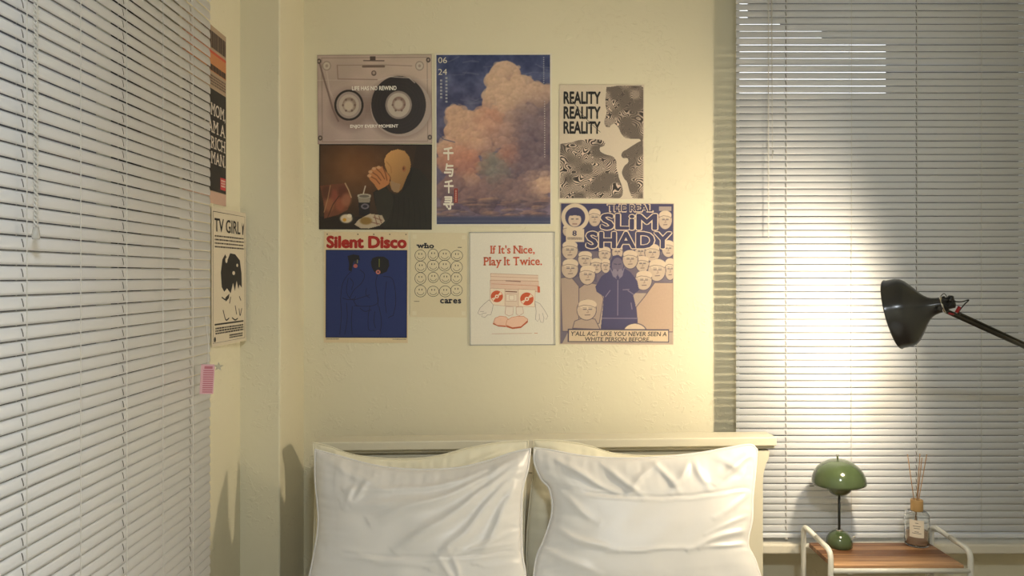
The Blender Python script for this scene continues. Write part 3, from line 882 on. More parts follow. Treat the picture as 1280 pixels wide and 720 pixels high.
class Poster:
    def __init__(s, name, label, w, h, unit, M, paper, cat='poster', gloss=False):
        s.w, s.h, s.u = w, h, unit
        s.root = empty(name); s.root.matrix_world = M
        tag(s.root, label, cat, 'posters taped to the walls')
        s.ink = M_ink_gloss if gloss else M_ink
        s.pv, s.pf, s.pc = [], [], []
        s.tv, s.tf, s.tc = [], [], []
        s.lay = 0
        s.paper = paper
        a, c = s.xy(0, h), s.xy(w, 0)
        m = MB().box((a[0], -0.0004, a[1]), (c[0], 0, c[1]))
        o = m.build('sheet', s.ink, s.root)
        at = o.data.color_attributes.new('Col', 'FLOAT_COLOR', 'POINT')
        at.data.foreach_set('color', list((*lin(paper), 1)) * len(o.data.vertices))
    def xy(s, u, v): return ((u - s.w / 2) * s.u, (s.h / 2 - v) * s.u)
    def y(s, lay): return -0.0004 - 0.000014 * (lay + 1)
    def poly(s, pts, col, lay=None):
        if lay is None: s.lay += 1; lay = s.lay
        o = len(s.pv); yy = s.y(lay)
        for u, v in pts:
            a, b = s.xy(u, v); s.pv.append((a, yy, b)); s.pc.append((*lin(col), 1))
        s.pf.append(tuple(range(o, o + len(pts))))
    def rect(s, u0, v0, u1, v1, col, lay=None): s.poly([(u0, v0), (u1, v0), (u1, v1), (u0, v1)], col, lay)
    def ell(s, cu, cv, ru, rv, col, lay=None, n=28, rot=0):
        c_, s_ = math.cos(rot), math.sin(rot)
        s.poly([(cu + ru * math.cos(2 * math.pi * i / n) * c_ - rv * math.sin(2 * math.pi * i / n) * s_,
                 cv + ru * math.cos(2 * math.pi * i / n) * s_ + rv * math.sin(2 * math.pi * i / n) * c_) for i in range(n)], col, lay)
    def line(s, pts, wd, col, lay=None, smooth=True, closed=False):
        if lay is None: s.lay += 1; lay = s.lay
        if smooth and len(pts) > 2:
            pts = [(p.x, p.y) for p in catmull([(a, b, 0) for a, b in pts], len(pts) * 5)]
        yy = s.y(lay)
        L, Rr = [], []
        for i, (a, b) in enumerate(pts):
            p0 = pts[max(0, i - 1)]; p1 = pts[min(len(pts) - 1, i + 1)]
            dx, dy = p1[0] - p0[0], p1[1] - p0[1]; d = math.hypot(dx, dy) or 1
            L.append((a - dy / d * wd / 2, b + dx / d * wd / 2)); Rr.append((a + dy / d * wd / 2, b - dx / d * wd / 2))
        o = len(s.pv)
        for q in L + Rr:
            a, b = s.xy(*q); s.pv.append((a, yy, b)); s.pc.append((*lin(col), 1))
        n = len(pts)
        for i in range(n - 1): s.pf.append((o + i, o + i + 1, o + n + i + 1, o + n + i))
    def ring(s, cu, cv, ru, rv, wd, col, lay=None, n=26, a0=0, a1=360):
        s.line([(cu + ru * math.cos(math.radians(a0 + (a1 - a0) * i / n)), cv + rv * math.sin(math.radians(a0 + (a1 - a0) * i / n))) for i in range(n + 1)], wd, col, lay, smooth=False)
    def text(s, body, box, col, font=FONT_SANS, offset=0.0, bold=0.0, serif=False, shear=0.0, lay=60, spacing=1.0, **kw):
        v, f = serif_glyphs(body, 0.0, **kw) if serif else glyphs(body, font, 0.0, spacing)
        if not v: return
        v = [(a + b * shear, b) for a, b in v]
        x0, x1 = min(p[0] for p in v), max(p[0] for p in v); y0, y1 = min(p[1] for p in v), max(p[1] for p in v)
        u0, v0, u1, v1 = box
        bold = offset or bold
        cp = [(0, 0)] + ([(bold * math.cos(a * math.pi / 4), bold * math.sin(a * math.pi / 4)) for a in range(8)] if bold else [])
        x0 -= bold; x1 += bold; y0 -= bold; y1 += bold
        for k, (dx, dy) in enumerate(cp):      # heavier weight: the outline printed again a hair to each side
            o = len(s.tv); yy = s.y(lay) - k * 4e-6
            for a, b in v:
                p = s.xy(u0 + (a + dx - x0) / (x1 - x0) * (u1 - u0), v1 - (b + dy - y0) / (y1 - y0) * (v1 - v0))
                s.tv.append((p[0], yy, p[1])); s.tc.append((*lin(col), 1))
            s.tf += [tuple(i + o for i in q) for q in f]
        s.flush('lettering')
    def smalltext(s, u0, v0, u1, v1, rows, col, seed=1, fill=0.62):
        """print too small to read: rows of short dashes"""
        s.flush('picture')
        rn = random.Random(seed)
        hh = (v1 - v0) / rows
        for r in range(rows):
            u = u0
            while u < u1:
                w_ = rn.uniform(0.02, 0.09) * (u1 - u0)
                s.rect(u, v0 + r * hh, min(u1, u + w_), v0 + r * hh + hh * fill, col, 50)
                u += w_ + 0.012 * (u1 - u0)
        s.flush('fine_print', 'stuff')
    def raster(s, cv, u0, v0, u1, v1, lay=0, name='picture'):
        """colour grid printed on the sheet: one vertex for each dot of the print"""
        H, W, _ = cv.shape
        uu, vv = np.meshgrid(np.linspace(u0, u1, W), np.linspace(v0, v1, H))
        co = np.zeros((H * W, 3), np.float32)
        co[:, 0] = ((uu - s.w / 2) * s.u).ravel(); co[:, 2] = ((s.h / 2 - vv) * s.u).ravel(); co[:, 1] = s.y(lay)
        i = np.arange(H * W).reshape(H, W)
        q = np.stack([i[1:, :-1], i[1:, 1:], i[:-1, 1:], i[:-1, :-1]], -1).reshape(-1)
        me = bpy.data.meshes.new(name)
        me.vertices.add(H * W); me.vertices.foreach_set('co', co.ravel())
        nf = (H - 1) * (W - 1)
        me.loops.add(nf * 4); me.loops.foreach_set('vertex_index', q.astype(np.int32))
        me.polygons.add(nf); me.polygons.foreach_set('loop_start', np.arange(0, nf * 4, 4, dtype=np.int32))
        me.update(calc_edges=True)
        c = np.clip(cv, 0, 255) / 255
        c = np.where(c <= 0.04045, c / 12.92, ((c + 0.055) / 1.055) ** 2.4)
        at = me.color_attributes.new('Col', 'FLOAT_COLOR', 'POINT')
        at.data.foreach_set('color', np.concatenate([c.reshape(-1, 3), np.ones((H * W, 1))], 1).astype(np.float32).ravel())
        me.materials.append(s.ink)
        o = bpy.data.objects.new(name, me); COL.objects.link(o); o.parent = s.root
        return o
    def flush(s, name, kind=None):
        """close what has been printed so far as one part"""
        pic = name != 'lettering'
        v, f, c = (s.pv, s.pf, s.pc) if pic else (s.tv, s.tf, s.tc)
        if f:
            me = bpy.data.meshes.new(name); me.from_pydata(v, [], f); me.update()
            at = me.color_attributes.new('Col', 'FLOAT_COLOR', 'POINT')
            at.data.foreach_set('color', [x for q in c for x in q])
            me.materials.append(s.ink)
            o = bpy.data.objects.new(name, me); COL.objects.link(o); o.parent = s.root
            if kind: o['kind'] = kind
        if pic: s.pv, s.pf, s.pc = [], [], []
        else: s.tv, s.tf, s.tc = [], [], []
    def done(s):
        s.flush('picture'); s.flush('lettering')

class Canvas:
    """small colour grid painter in poster units, k dots per unit"""
    def __init__(s, w, h, k, col):
        s.k = k; s.W, s.H = int(w * k), int(h * k)
        s.x, s.y = np.meshgrid((np.arange(s.W) + 0.5) / k, (np.arange(s.H) + 0.5) / k)
        s.c = np.zeros((s.H, s.W, 3)) + np.array(col, float)
    def mixin(s, m, col):
        s.c = s.c * (1 - m[..., None]) + np.array(col, float) * m[..., None] if not isinstance(col, np.ndarray) or col.ndim == 1 else s.c * (1 - m[..., None]) + col * m[..., None]
    def ell(s, cx, cy, rx, ry, col, a=1.0, soft=0.0):
        d = np.hypot((s.x - cx) / rx, (s.y - cy) / ry)
        e = max(soft, 0.7 / (s.k * min(rx, ry)))
        s.mixin(np.clip((1 - d) / e + 0.5, 0, 1) * a, col)
    def poly(s, pts, col, a=1.0):
        m = np.zeros(s.x.shape, bool); n = len(pts)
        for i in range(n):
            (x1, y1), (x2, y2) = pts[i], pts[(i + 1) % n]
            if y1 == y2: continue
            cnd = ((y1 > s.y) != (y2 > s.y)) & (s.x < (x2 - x1) * (s.y - y1) / (y2 - y1) + x1)
            m ^= cnd
        s.mixin(m.astype(float) * a, col)
        return m
    def rect(s, x0, y0, x1, y1, col, a=1.0): s.mixin(((s.x > x0) & (s.x < x1) & (s.y > y0) & (s.y < y1)).astype(float) * a, col)
    def line(s, pts, wd, col, a=1.0):
        m = np.zeros(s.x.shape)
        for (x1, y1), (x2, y2) in zip(pts, pts[1:]):
            dx, dy = x2 - x1, y2 - y1
            t = np.clip(((s.x - x1) * dx + (s.y - y1) * dy) / (dx * dx + dy * dy + 1e-9), 0, 1)
            d = np.hypot(s.x - x1 - t * dx, s.y - y1 - t * dy)
            m = np.maximum(m, np.clip((wd / 2 - d) * s.k + 0.5, 0, 1))
        s.mixin(m * a, col)
    def puff(s, cx, cy, r, lit, shade, ly=-0.75, lx=-0.35, a=1.0, ry=None):
        """one billow of a painted cloud"""
        ry = ry or r
        X, Y = (s.x - cx) / r, (s.y - cy) / ry
        d2 = X * X + Y * Y
        m = np.clip((1 - np.sqrt(d2)) * r * s.k * 0.4, 0, 1)
        nz_ = np.sqrt(np.clip(1 - d2, 0, 1))
        l = np.clip(0.30 + 0.62 * (X * lx + Y * ly) + 0.28 * nz_, 0, 1)
        col = np.array(shade, float) * (1 - l[..., None]) + np.array(lit, float) * l[..., None]
        s.c = s.c * (1 - m[..., None] * a) + col * m[..., None] * a
    def vnoise(s, f, seed):
        rn = np.random.RandomState(seed)
        g = rn.rand(64, 64)
        X, Y = s.x * f, s.y * f
        xi, yi = np.floor(X).astype(int), np.floor(Y).astype(int)
        fx, fy = X - xi, Y - yi
        fx = fx * fx * (3 - 2 * fx); fy = fy * fy * (3 - 2 * fy)
        G = lambda i, j: g[(yi + j) % 64, (xi + i) % 64]
        return (G(0, 0) * (1 - fx) + G(1, 0) * fx) * (1 - fy) + (G(0, 1) * (1 - fx) + G(1, 1) * fx) * fy

U = D / F
def wall_poster(name, label, x0, y0, x1, y1, paper, rot=0.0, gloss=False, off=0.0015):
    c = P((x0 + x1) / 2, (y0 + y1) / 2, D)
    M = Matrix.Translation((c.x, D - off, c.z)) @ Matrix.Rotation(math.radians(rot), 4, 'Y')
    return Poster(name, label, x1 - x0, y1 - y0, U, M, paper, gloss=gloss)

# -- cassette
p = wall_poster('poster', 'landscape poster of a clear cassette tape with two reels, top left of the group', 397, 68.5, 540, 180, (196, 182, 168), -0.4, True)
Z = lambda a, b: (a / 5.76 - 7, b / 5.76 - 8)
c = Canvas(143, 111.5, 1.7, (188, 168, 160))
g = np.clip((c.x / 143) * 0.6 + (1 - c.y / 111) * 0.5, 0, 1)
c.c += (g[..., None] - 0.4) * np.array((26, 26, 14.)) + (c.vnoise(0.06, 3)[..., None] - .5) * np.array((18, 14, 16.))
for (x0, y0, x1, y1) in ((0.5, 0.5, 142.5, 111), (6, 4, 137, 108)):
    c.line([(x0, y0), (x1, y0), (x1, y1), (x0, y1), (x0, y0)], 0.9, (132, 116, 108), 0.7)
c.rect(0, 31, 143, 32, (206, 192, 182), .8); c.rect(20, 51.5, 84, 52.4, (206, 190, 180), .6); c.rect(50, 72.5, 95, 73.3, (206, 190, 180), .6); c.rect(22, 105, 120, 106, (212, 200, 188), .7)
c.line([Z(185, 122), Z(540, 122), Z(720, 130)], 0.9, (148, 128, 118)); c.line([Z(185, 122), Z(190, 220), Z(470, 226)], 1.2, (148, 124, 116)); c.line([Z(370, 132), Z(520, 132)], 2.6, (112, 92, 84))
c.line([Z(375, 90), Z(520, 92)], 1.4, (100, 84, 78)); c.rect(*Z(420, 60), *Z(462, 88), (86, 70, 64)); c.ell(*Z(447, 180), 3.2, 3.4, (104, 86, 78)); c.ell(*Z(447, 178), 1.7, 1.8, (182, 162, 150))
c.line([Z(60, 110), Z(90, 220), Z(120, 320), Z(150, 430), Z(190, 520)], 2.2, (112, 90, 86), .8)
c.line([Z(100, 100), Z(130, 300), Z(165, 380)], 1.2, (206, 190, 184), .7)
for q in ((110, 125), (775, 130)): c.ell(*Z(*q), 5.5, 6, (160, 144, 134)); c.ell(*Z(*q), 4.2, 4.6, (204, 192, 178)); c.ell(*Z(*q), 1.8, 2, (168, 150, 140))
for q in ((55, 92), (838, 88), (60, 640), (845, 640)): c.ell(*Z(*q), 2.8, 3.2, (84, 72, 68)); c.ell(*Z(*q), 1.2, 1.4, (176, 160, 148))
c.ell(42, 68, 26, 25, (120, 98, 92), .55, .5); c.ell(103, 66, 41, 38, (120, 100, 94), .6, .25); c.ell(104, 66, 37.5, 36, (176, 160, 152), 1)
c.ell(*Z(267, 407), 18.2, 19.2, (34, 26, 26)); c.ell(*Z(267, 407), 15.6, 16.6, (168, 152, 146)); c.ell(*Z(267, 407), 12.5, 13.4, (192, 178, 166)); c.ell(*Z(270, 405), 8.6, 9.2, (152, 132, 120)); c.ell(*Z(265, 412), 6, 6.4, (206, 192, 176), 1, .5)
c.ell(*Z(623, 408), 34, 36, (40, 31, 32))
for r in (31, 27, 23): c.c += 5 * (np.abs(np.hypot((c.x - Z(623, 0)[0]) / 34, (c.y - Z(0, 408)[1]) / 36) * 34 - r) < 0.5)[..., None]
c.ell(*Z(623, 408), 16.4, 17.4, (150, 136, 130)); c.ell(*Z(623, 408), 14, 15, (196, 184, 172)); c.ell(*Z(625, 400), 8.4, 9, (146, 118, 108)); c.ell(*Z(622, 405), 5.6, 6, (198, 184, 170), 1, .5)
for q in (0, 1, 2, 3, 4, 5):
    a = q * math.pi / 3
    for cx_, cy_ in (Z(267, 407), Z(623, 408)): c.ell(cx_ + 7.4 * math.cos(a), cy_ + 7.8 * math.sin(a), 1.3, 1.4, (120, 96, 88))
c.line([Z(480, 230), Z(560, 205), Z(700, 215), Z(740, 250)], 1.3, (206, 194, 186), .8)
p.raster(c.c, 0, 0, 143, 111.5)
p.text('LIFE HAS NO REWIND', (43.3, 39.2, 98.9, 44.6), (250, 246, 238), offset=0.024)
p.text('ENJOY EVERY MOMENT', (40.7, 87.3, 100.6, 92.6), (250, 246, 238), offset=0.024)
p.done()

# -- painting of a man bowing over a meal
p = wall_poster('poster', 'dark brown painting print of a bald man bowing over fast food, under the cassette poster', 399, 180.5, 540, 287, (30, 26, 22), 0.2)
Z = lambda a, b: (a / 6.547 - 4, b / 6.547 - 1)
ZP = lambda pts: [Z(*q) for q in pts]
c = Canvas(141, 106.5, 1.6, (96, 66, 40))
g = np.exp(-(((c.x - 45) / 52) ** 2 + ((c.y - 28) / 42) ** 2))
c.c = np.array((48, 34, 25.)) + g[..., None] * np.array((72, 46, 22.)) + (c.vnoise(.12, 5)[..., None] - .5) * 10
c.poly(ZP([(820, 10), (945, 10), (945, 690), (760, 690), (770, 300)]), (44, 33, 27), .8)
c.rect(0, 90, 141, 107, (34, 26, 22), .85)
c.poly(ZP([(768, 190), (830, 205), (900, 270), (940, 340), (945, 695), (565, 695), (525, 610), (485, 500), (465, 400), (500, 375), (575, 350), (600, 390), (650, 415), (700, 395), (745, 300)]), (38, 34, 28))
c.poly(ZP([(480, 400), (560, 360), (610, 400), (640, 470), (600, 600), (560, 660), (500, 560)]), (50, 46, 38), .8)
for i in range(7): c.line(ZP([(640 + i * 38, 430 + i * 6), (630 + i * 44, 560), (610 + i * 48, 680)]), 1.2, (28, 24, 20), .7)
c.poly(ZP([(735, 270), (760, 200), (790, 220), (770, 330), (700, 400)]), (30, 26, 22))
head = [(558, 130), (575, 92), (612, 62), (665, 48), (722, 62), (760, 108), (774, 170), (764, 225), (742, 270), (720, 325), (700, 372), (672, 400), (640, 396), (616, 372), (603, 330), (606, 300), (582, 235), (562, 180)]
hm = c.poly(ZP(head), (196, 148, 92))
sh = np.clip((c.x - Z(560, 0)[0]) / 34, 0, 1) * 0.35 + np.clip((c.y - Z(0, 60)[1]) / 54, 0, 1) * 0.45
c.c = np.where(hm[..., None], c.c * (1.12 - 0.62 * sh[..., None]), c.c)
c.poly(ZP([(612, 300), (650, 320), (690, 330), (676, 396), (640, 396), (616, 372)]), (158, 132, 104), .75)
c.ell(*Z(718, 206), 2.4, 3.8, (158, 104, 66)); c.ell(*Z(714, 204), 1.1, 2.0, (104, 62, 40))
c.line(ZP([(590, 250), (605, 275), (606, 305)]), 1.3, (100, 62, 40)); c.line(ZP([(575, 150), (610, 190), (615, 240)]), 1.2, (160, 112, 68), .7)
c.poly(ZP([(428, 268), (440, 222), (480, 192), (545, 188), (572, 232), (604, 272), (596, 330), (560, 356), (508, 382), (478, 335), (442, 296)]), (190, 126, 78))
for q in ([(445, 225), (500, 262), (530, 300)], [(432, 262), (490, 292), (520, 330)], [(480, 195), (530, 240), (560, 290)], [(545, 190), (566, 240), (580, 300)]): c.line(ZP(q), 1.1, (112, 66, 40))
for q in ((445, 232), (436, 264), (474, 206), (512, 196)): c.ell(*Z(*q), 2.6, 1.9, (204, 158, 118))
c.poly(ZP([(38, 348), (95, 338), (240, 326), (268, 372), (292, 440), (262, 540), (190, 580), (70, 612), (72, 520)]), (112, 66, 46))
for q, col in (((150, 430), (140, 74, 58)), ((220, 400), (92, 48, 36)), ((110, 500), (154, 98, 66)), ((200, 500), (148, 84, 60)), ((90, 400), (84, 50, 36)), ((250, 460), (160, 104, 76))): c.ell(*Z(*q), 6, 8, col, .8, .6)
c.line(ZP([(240, 326), (268, 380), (290, 440)]), 1.3, (190, 158, 120)); c.line(ZP([(120, 345), (100, 450), (70, 560)]), 1.1, (176, 136, 96), .8); c.line(ZP([(190, 430), (140, 500), (100, 600)]), 1, (66, 36, 26))
c.poly(ZP([(346, 440), (446, 440), (436, 588), (356, 588)]), (30, 28, 32)); c.poly(ZP([(340, 415), (450, 415), (440, 480), (352, 480)]), (150, 140, 124)); c.ell(*Z(395, 428), 8.4, 2.8, (190, 182, 164)); c.ell(*Z(395, 430), 6.6, 1.9, (112, 104, 92))
c.line(ZP([(388, 410), (404, 348)]), 1.3, (206, 196, 178)); c.ell(*Z(402, 512), 5, 3.4, (120, 112, 122)); c.ell(*Z(402, 512), 3, 1.9, (44, 40, 52))
c.ell(*Z(255, 610), 10.4, 7.4, (46, 38, 32)); c.ell(*Z(250, 612), 7.6, 5.4, (210, 194, 168), 1, .3); c.ell(*Z(236, 622), 2.4, 2.2, (204, 152, 54)); c.ell(*Z(275, 590), 3, 2.4, (228, 216, 196))
c.poly(ZP([(318, 660), (350, 620), (440, 572), (540, 585), (564, 630), (520, 668), (430, 692), (370, 690)]), (188, 172, 148)); c.ell(*Z(410, 630), 7.4, 4.6, (140, 110, 58), 1, .4)
for q in ([(470, 600), (540, 625)], [(450, 640), (520, 655)], [(480, 585), (500, 660)], [(515, 592), (535, 645)]): c.line(ZP(q), 1.0, (122, 78, 66))
c.line([(0.8, 0.8), (140.2, 0.8), (140.2, 105.7), (0.8, 105.7), (0.8, 0.8)], 1.4, (22, 19, 17))
p.raster(c.c, 0, 0, 141, 106.5)
p.done()

# -- cloud poster
p = wall_poster('poster', 'tall poster of towering pink and violet clouds in a dark blue sky', 543.5, 66.5, 690, 282.5, (228, 222, 204), -0.1)
Z = lambda a, b: (a / 3.129 - 4, b / 3.129 - 7)
c = Canvas(142, 211, 1.7, (52, 62, 104))
c.c = np.array((62, 74, 118.)) + (c.y / 211)[..., None] * np.array((60, 30, 4.)) + ((c.vnoise(.07, 9) + .5 * c.vnoise(.16, 4))[..., None] - .75) * np.array((44, 44, 40.))
rn = random.Random(4)
for i in range(26):          # thin high cloud
    x_, y_ = rn.uniform(0, 142), rn.uniform(4, 60)
    c.line([(x_, y_), (x_ + rn.uniform(6, 16), y_ + rn.uniform(-3, 4)), (x_ + rn.uniform(18, 30), y_ + rn.uniform(-5, 5))], rn.uniform(.8, 2.2), (120, 124, 146), .35)
FIELD = [((290, 130), 95, (226, 196, 168), (164, 128, 118)), ((400, 175), 60, (216, 184, 158), (150, 120, 116)), ((110, 290), 95, (222, 186, 158), (166, 124, 114)), ((215, 270), 42, (212, 156, 132), (156, 110, 102)),
         ((120, 440), 60, (208, 146, 122), (148, 104, 100)), ((290, 410), 34, (196, 136, 118), (130, 96, 96)), ((415, 270), 85, (138, 118, 124), (72, 64, 82)), ((380, 400), 80, (128, 108, 116), (70, 62, 80)),
         ((240, 460), 46, (140, 138, 130), (84, 84, 90)), ((260, 340), 60, (196, 158, 142), (130, 104, 106)), ((300, 560), 80, (150, 122, 120), (78, 68, 82)), ((100, 560), 80, (146, 116, 116), (82, 70, 84)), ((415, 520), 34, (222, 188, 160), (150, 112, 104)), ((150, 505), 22, (212, 176, 150), (140, 106, 102))]
def shades(x_, y_):
    ws = [math.exp(-((x_ - q[0][0]) ** 2 + (y_ - q[0][1]) ** 2) / (2 * (q[1] * .62) ** 2)) + 1e-9 for q in FIELD]
    t = sum(ws)
    return tuple(tuple(sum(w_ * q[k][i] for w_, q in zip(ws, FIELD)) / t for i in range(3)) for k in (2, 3))
BL = [(280, 110, 66), (262, 170, 60), (345, 160, 62), (240, 215, 52), (400, 175, 48), (300, 230, 80), (440, 170, 34), (85, 255, 40), (130, 300, 66), (75, 320, 36), (200, 300, 64), (52, 395, 40), (140, 370, 60), (200, 370, 50), (260, 330, 56),
      (410, 250, 66), (385, 330, 64), (440, 320, 50), (345, 390, 50), (420, 410, 50), (330, 300, 44), (130, 445, 56), (60, 450, 40), (290, 420, 44), (235, 445, 46), (262, 500, 52), (220, 540, 50), (350, 470, 50), (420, 470, 50), (300, 560, 60), (120, 530, 56), (190, 580, 66), (60, 550, 50), (390, 560, 60), (395, 520, 36), (440, 528, 34), (150, 505, 26)]
q = random.Random(11)
for (bx, by, br) in BL: c.puff(*Z(bx, by), br / 3.129, *shades(bx, by), a=.95)
for rr0, rr1, nn, aa in ((20, 36, 5, .8), (9, 20, 14, .62), (5, 10, 16, .5)):
    items = []
    for (bx, by, br) in BL:
        for _ in range(nn):
            a, d = q.uniform(0, 6.283), br * 1.0 * math.sqrt(q.random())
            items.append((bx + d * math.cos(a), by + d * math.sin(a), q.uniform(rr0, rr1) * (.6 + br / 130)))
    items.sort(key=lambda t: t[1])
    for (x_, y_, r_) in items:
        l_, s_ = shades(x_, y_); j = q.uniform(-9, 9); k_ = .55
        c.puff(*Z(x_, y_), r_ / 3.129, tuple(v + j for v in l_), tuple(v * k_ + l * (1 - k_) + j for v, l in zip(s_, l_)), a=aa * q.uniform(.6, 1.1), ry=r_ / 3.129 * q.uniform(.72, 1))
for i in range(60):
    x_, y_ = rn.uniform(0, 142), rn.uniform(178, 201)
    c.puff(x_, y_, rn.uniform(5, 14), rn.choice([(180, 138, 118), (112, 94, 104), (190, 152, 126), (84, 74, 90)]), (76, 66, 82), a=.55, ry=rn.uniform(1.4, 3.4))
c.c += (c.vnoise(.35, 31)[..., None] - .5) * 14
g = np.clip((c.y - 199) / 4, 0, 1); c.mixin(g, (66, 72, 104)); c.line([(0, 207), (60, 206.6), (142, 207.4)], 1.2, (98, 100, 122), .6)
c.line([Z(20, 330), Z(40, 350), Z(84, 362)], 1.2, (64, 74, 116), .7)
p.raster(c.c, 2.2, 2.2, 144.3, 213.6)
p.text('06', (4.5, 5.2, 15.5, 12.6), (226, 220, 206)); p.text('24', (4.5, 19.8, 15.5, 27.2), (226, 220, 206))
for k, ch in enumerate('千与千寻'):
    p.text(ch, (10.5 + (1 if k in (1, 2) else 0), 117 + k * 20.6, 23.5, 134 + k * 20.6), (240, 234, 220), font=FONT_CJK, offset=0.012)
p.rect(24, 169, 28.6, 187, (150, 52, 48), 20)
p.flush('red_seal')
for k in range(9): p.rect(25.4, 171 + k * 1.7, 27.2, 172 + k * 1.7, (218, 170, 150), 21)
for col_, n_, y_ in ((6.8, 6, 33), (13.4, 8, 30)):
    for k in range(n_): p.rect(col_, y_ + k * 4.2, col_ + 2.6, y_ + k * 4.2 + 2.4, (170, 172, 180), 20)
for k in range(24): p.rect(136.5, 60 + k * 3.0, 138, 61.6 + k * 3.0, (172, 160, 158), 20)
for k in range(13): p.rect(135.5, 5 + k * 2.6, 137, 6.4 + k * 2.6, (140, 146, 166), 20)
p.flush('fine_print', 'stuff')
p.done()

# -- optical swirl poster
p = wall_poster('poster', 'black and cream optical swirl poster reading REALITY three times', 699, 106, 805, 249, (214, 200, 180), 0.2)
Z = lambda a, b: (a / 4.5 - 4, b / 4.5 - 11)
ZP = lambda pts: [Z(*q) for q in pts]
c = Canvas(106, 143, 2.3, (214, 200, 180))
w1, w2, w3, w4 = c.vnoise(.055, 11), c.vnoise(.05, 12), c.vnoise(.12, 13), c.vnoise(.11, 14)
ph = (c.y + 30 * w1 + 22 * w3) * 1.25 + 14 * np.sin((c.x + 26 * w2 + 14 * w4) * 0.075)
amp = np.clip(c.vnoise(.085, 21) * 3.2 - 1.1, 0, 1)
st = 0.5 + 0.5 * np.tanh(4 * np.sin(ph * 1.55))
fine = 0.5 + 0.5 * np.sin(ph * 3.9)
val = (st * amp + (1 - amp) * (0.22 + 0.26 * fine))
sw = np.array((42, 36, 34.)) + val[..., None] * np.array((176, 162, 146.))
for pts in ([(282, 58), (490, 60), (492, 352), (470, 352), (400, 350), (372, 330), (345, 280), (318, 268), (296, 290), (276, 280), (270, 250), (284, 200), (276, 150)],
            [(20, 382), (70, 376), (120, 362), (170, 356), (230, 356), (262, 362), (276, 380), (268, 394), (246, 402), (248, 424), (280, 442), (318, 452), (340, 480), (340, 520), (352, 560), (354, 692), (22, 692)],
            [(492, 362), (470, 368), (430, 392), (400, 412), (376, 426), (368, 446), (378, 462), (402, 462), (408, 484), (384, 510), (372, 546), (386, 580), (402, 600), (416, 650), (438, 690), (494, 690)]):
    m_ = Canvas.poly(c, [(q.x, q.y) for q in catmull([(*Z(*q), 0) for q in pts] + [(*Z(*pts[0]), 0)], len(pts) * 6)], (0, 0, 0), 0.0)
    c.c = np.where(m_[..., None], sw, c.c)
p.raster(c.c, 1.2, 1.2, 104.8, 141.8)
for k in range(3):
    p.text('REALITY', (5.3, 8.6 + k * 18.6, 51.5, 24.4 + k * 18.6), (26, 23, 22), offset=0.036)
for k, (a, b) in enumerate((((60, 120), (245, 322)), ((70, 118), (250, 310)))):   # bent sliver through the words
    pts = [Z(*a), Z(105, 165 + 4 * k), Z(150, 230 - 6 * k), Z(200, 280 - 4 * k), Z(*b)]
    p.line(pts, 1.5 - .5 * k, (214, 200, 180), 61 + k)
p.line([Z(62, 116), Z(108, 164), Z(152, 224), Z(204, 276), Z(250, 318)], 0.55, (26, 23, 22), 64)
p.done()

# -- comic cover
p = wall_poster('poster', 'beige and navy comic cover poster with a crowd around a hooded figure', 700, 254, 842, 430.5, (200, 180, 158), 0.3)
Z = lambda a, b: (a / 3.89 - 5, b / 3.89 - 4)
ZP = lambda pts: [Z(*q) for q in pts]
NV_, BG = (58, 56, 92), (178, 160, 146)
c = Canvas(142, 176.5, 1.8, BG)
c.c += (c.vnoise(.05, 8)[..., None] - .5) * 16
c.rect(0, 0, 142, 60, NV_); c.poly(ZP([(40, 400), (110, 370), (200, 400), (190, 300), (60, 300)]), NV_); c.poly(ZP([(500, 270), (570, 230), (570, 290), (520, 300)]), NV_)
c.poly(ZP([(20, 400), (60, 420), (80, 560), (60, 640), (30, 700), (20, 700)]), NV_, .6)
c.rect(0, 60, 142, 112, (92, 84, 104), .85)
def headc(hx, hy, rw, rh, face=(194, 174, 155), turn=0.0):
    x_, y_ = Z(hx, hy); rw /= 3.89; rh /= 3.89
    c.ell(x_, y_, rw + .8, rh + .8, (66, 60, 84)); c.ell(x_, y_, rw, rh, face)
    c.ell(x_ + turn, y_ - rh * .55, rw * .96, rh * .5, (212, 194, 172)); c.line([(x_ - rw * .9, y_ - rh * .32), (x_ - rw * .3, y_ - rh * .48), (x_ + rw * .4, y_ - rh * .42), (x_ + rw * .9, y_ - rh * .25)], .7, (110, 96, 96))
    for s_ in (-1, 1):
        c.line([(x_ + turn + s_ * rw * .28 - rw * .16, y_ - rh * .06), (x_ + turn + s_ * rw * .28 + rw * .16, y_ - rh * .06)], 1.0, (70, 62, 84)); c.line([(x_ + turn + s_ * rw * .3 - rw * .2, y_ - rh * .22), (x_ + turn + s_ * rw * .3 + rw * .2, y_ - rh * .2)], .6, (120, 104, 100))
    c.line([(x_ + turn, y_), (x_ + turn + rw * .1, y_ + rh * .25), (x_ + turn - rw * .1, y_ + rh * .27)], .6, (130, 110, 104)); c.line([(x_ + turn - rw * .26, y_ + rh * .52), (x_ + turn + rw * .26, y_ + rh * .5)], .9, (96, 80, 88))
def bodyc(pts, col=(172, 152, 138)):
    c.poly(ZP(pts), col); c.line(ZP(pts + [pts[0]]), .9, (84, 74, 92))
for a in ((185, 85, 30, 42), (530, 95, 32, 44), (545, 235, 30, 40), (410, 250, 26, 34), (297, 252, 26, 34), (235, 262, 30, 34), (60, 150, 30, 30)): headc(*a)
for a in ((65, 245, 38, 44), (468, 255, 36, 42), (140, 288, 34, 38), (195, 320, 28, 36), (240, 320, 22, 34), (420, 310, 32, 38), (555, 335, 26, 52)): headc(*a)
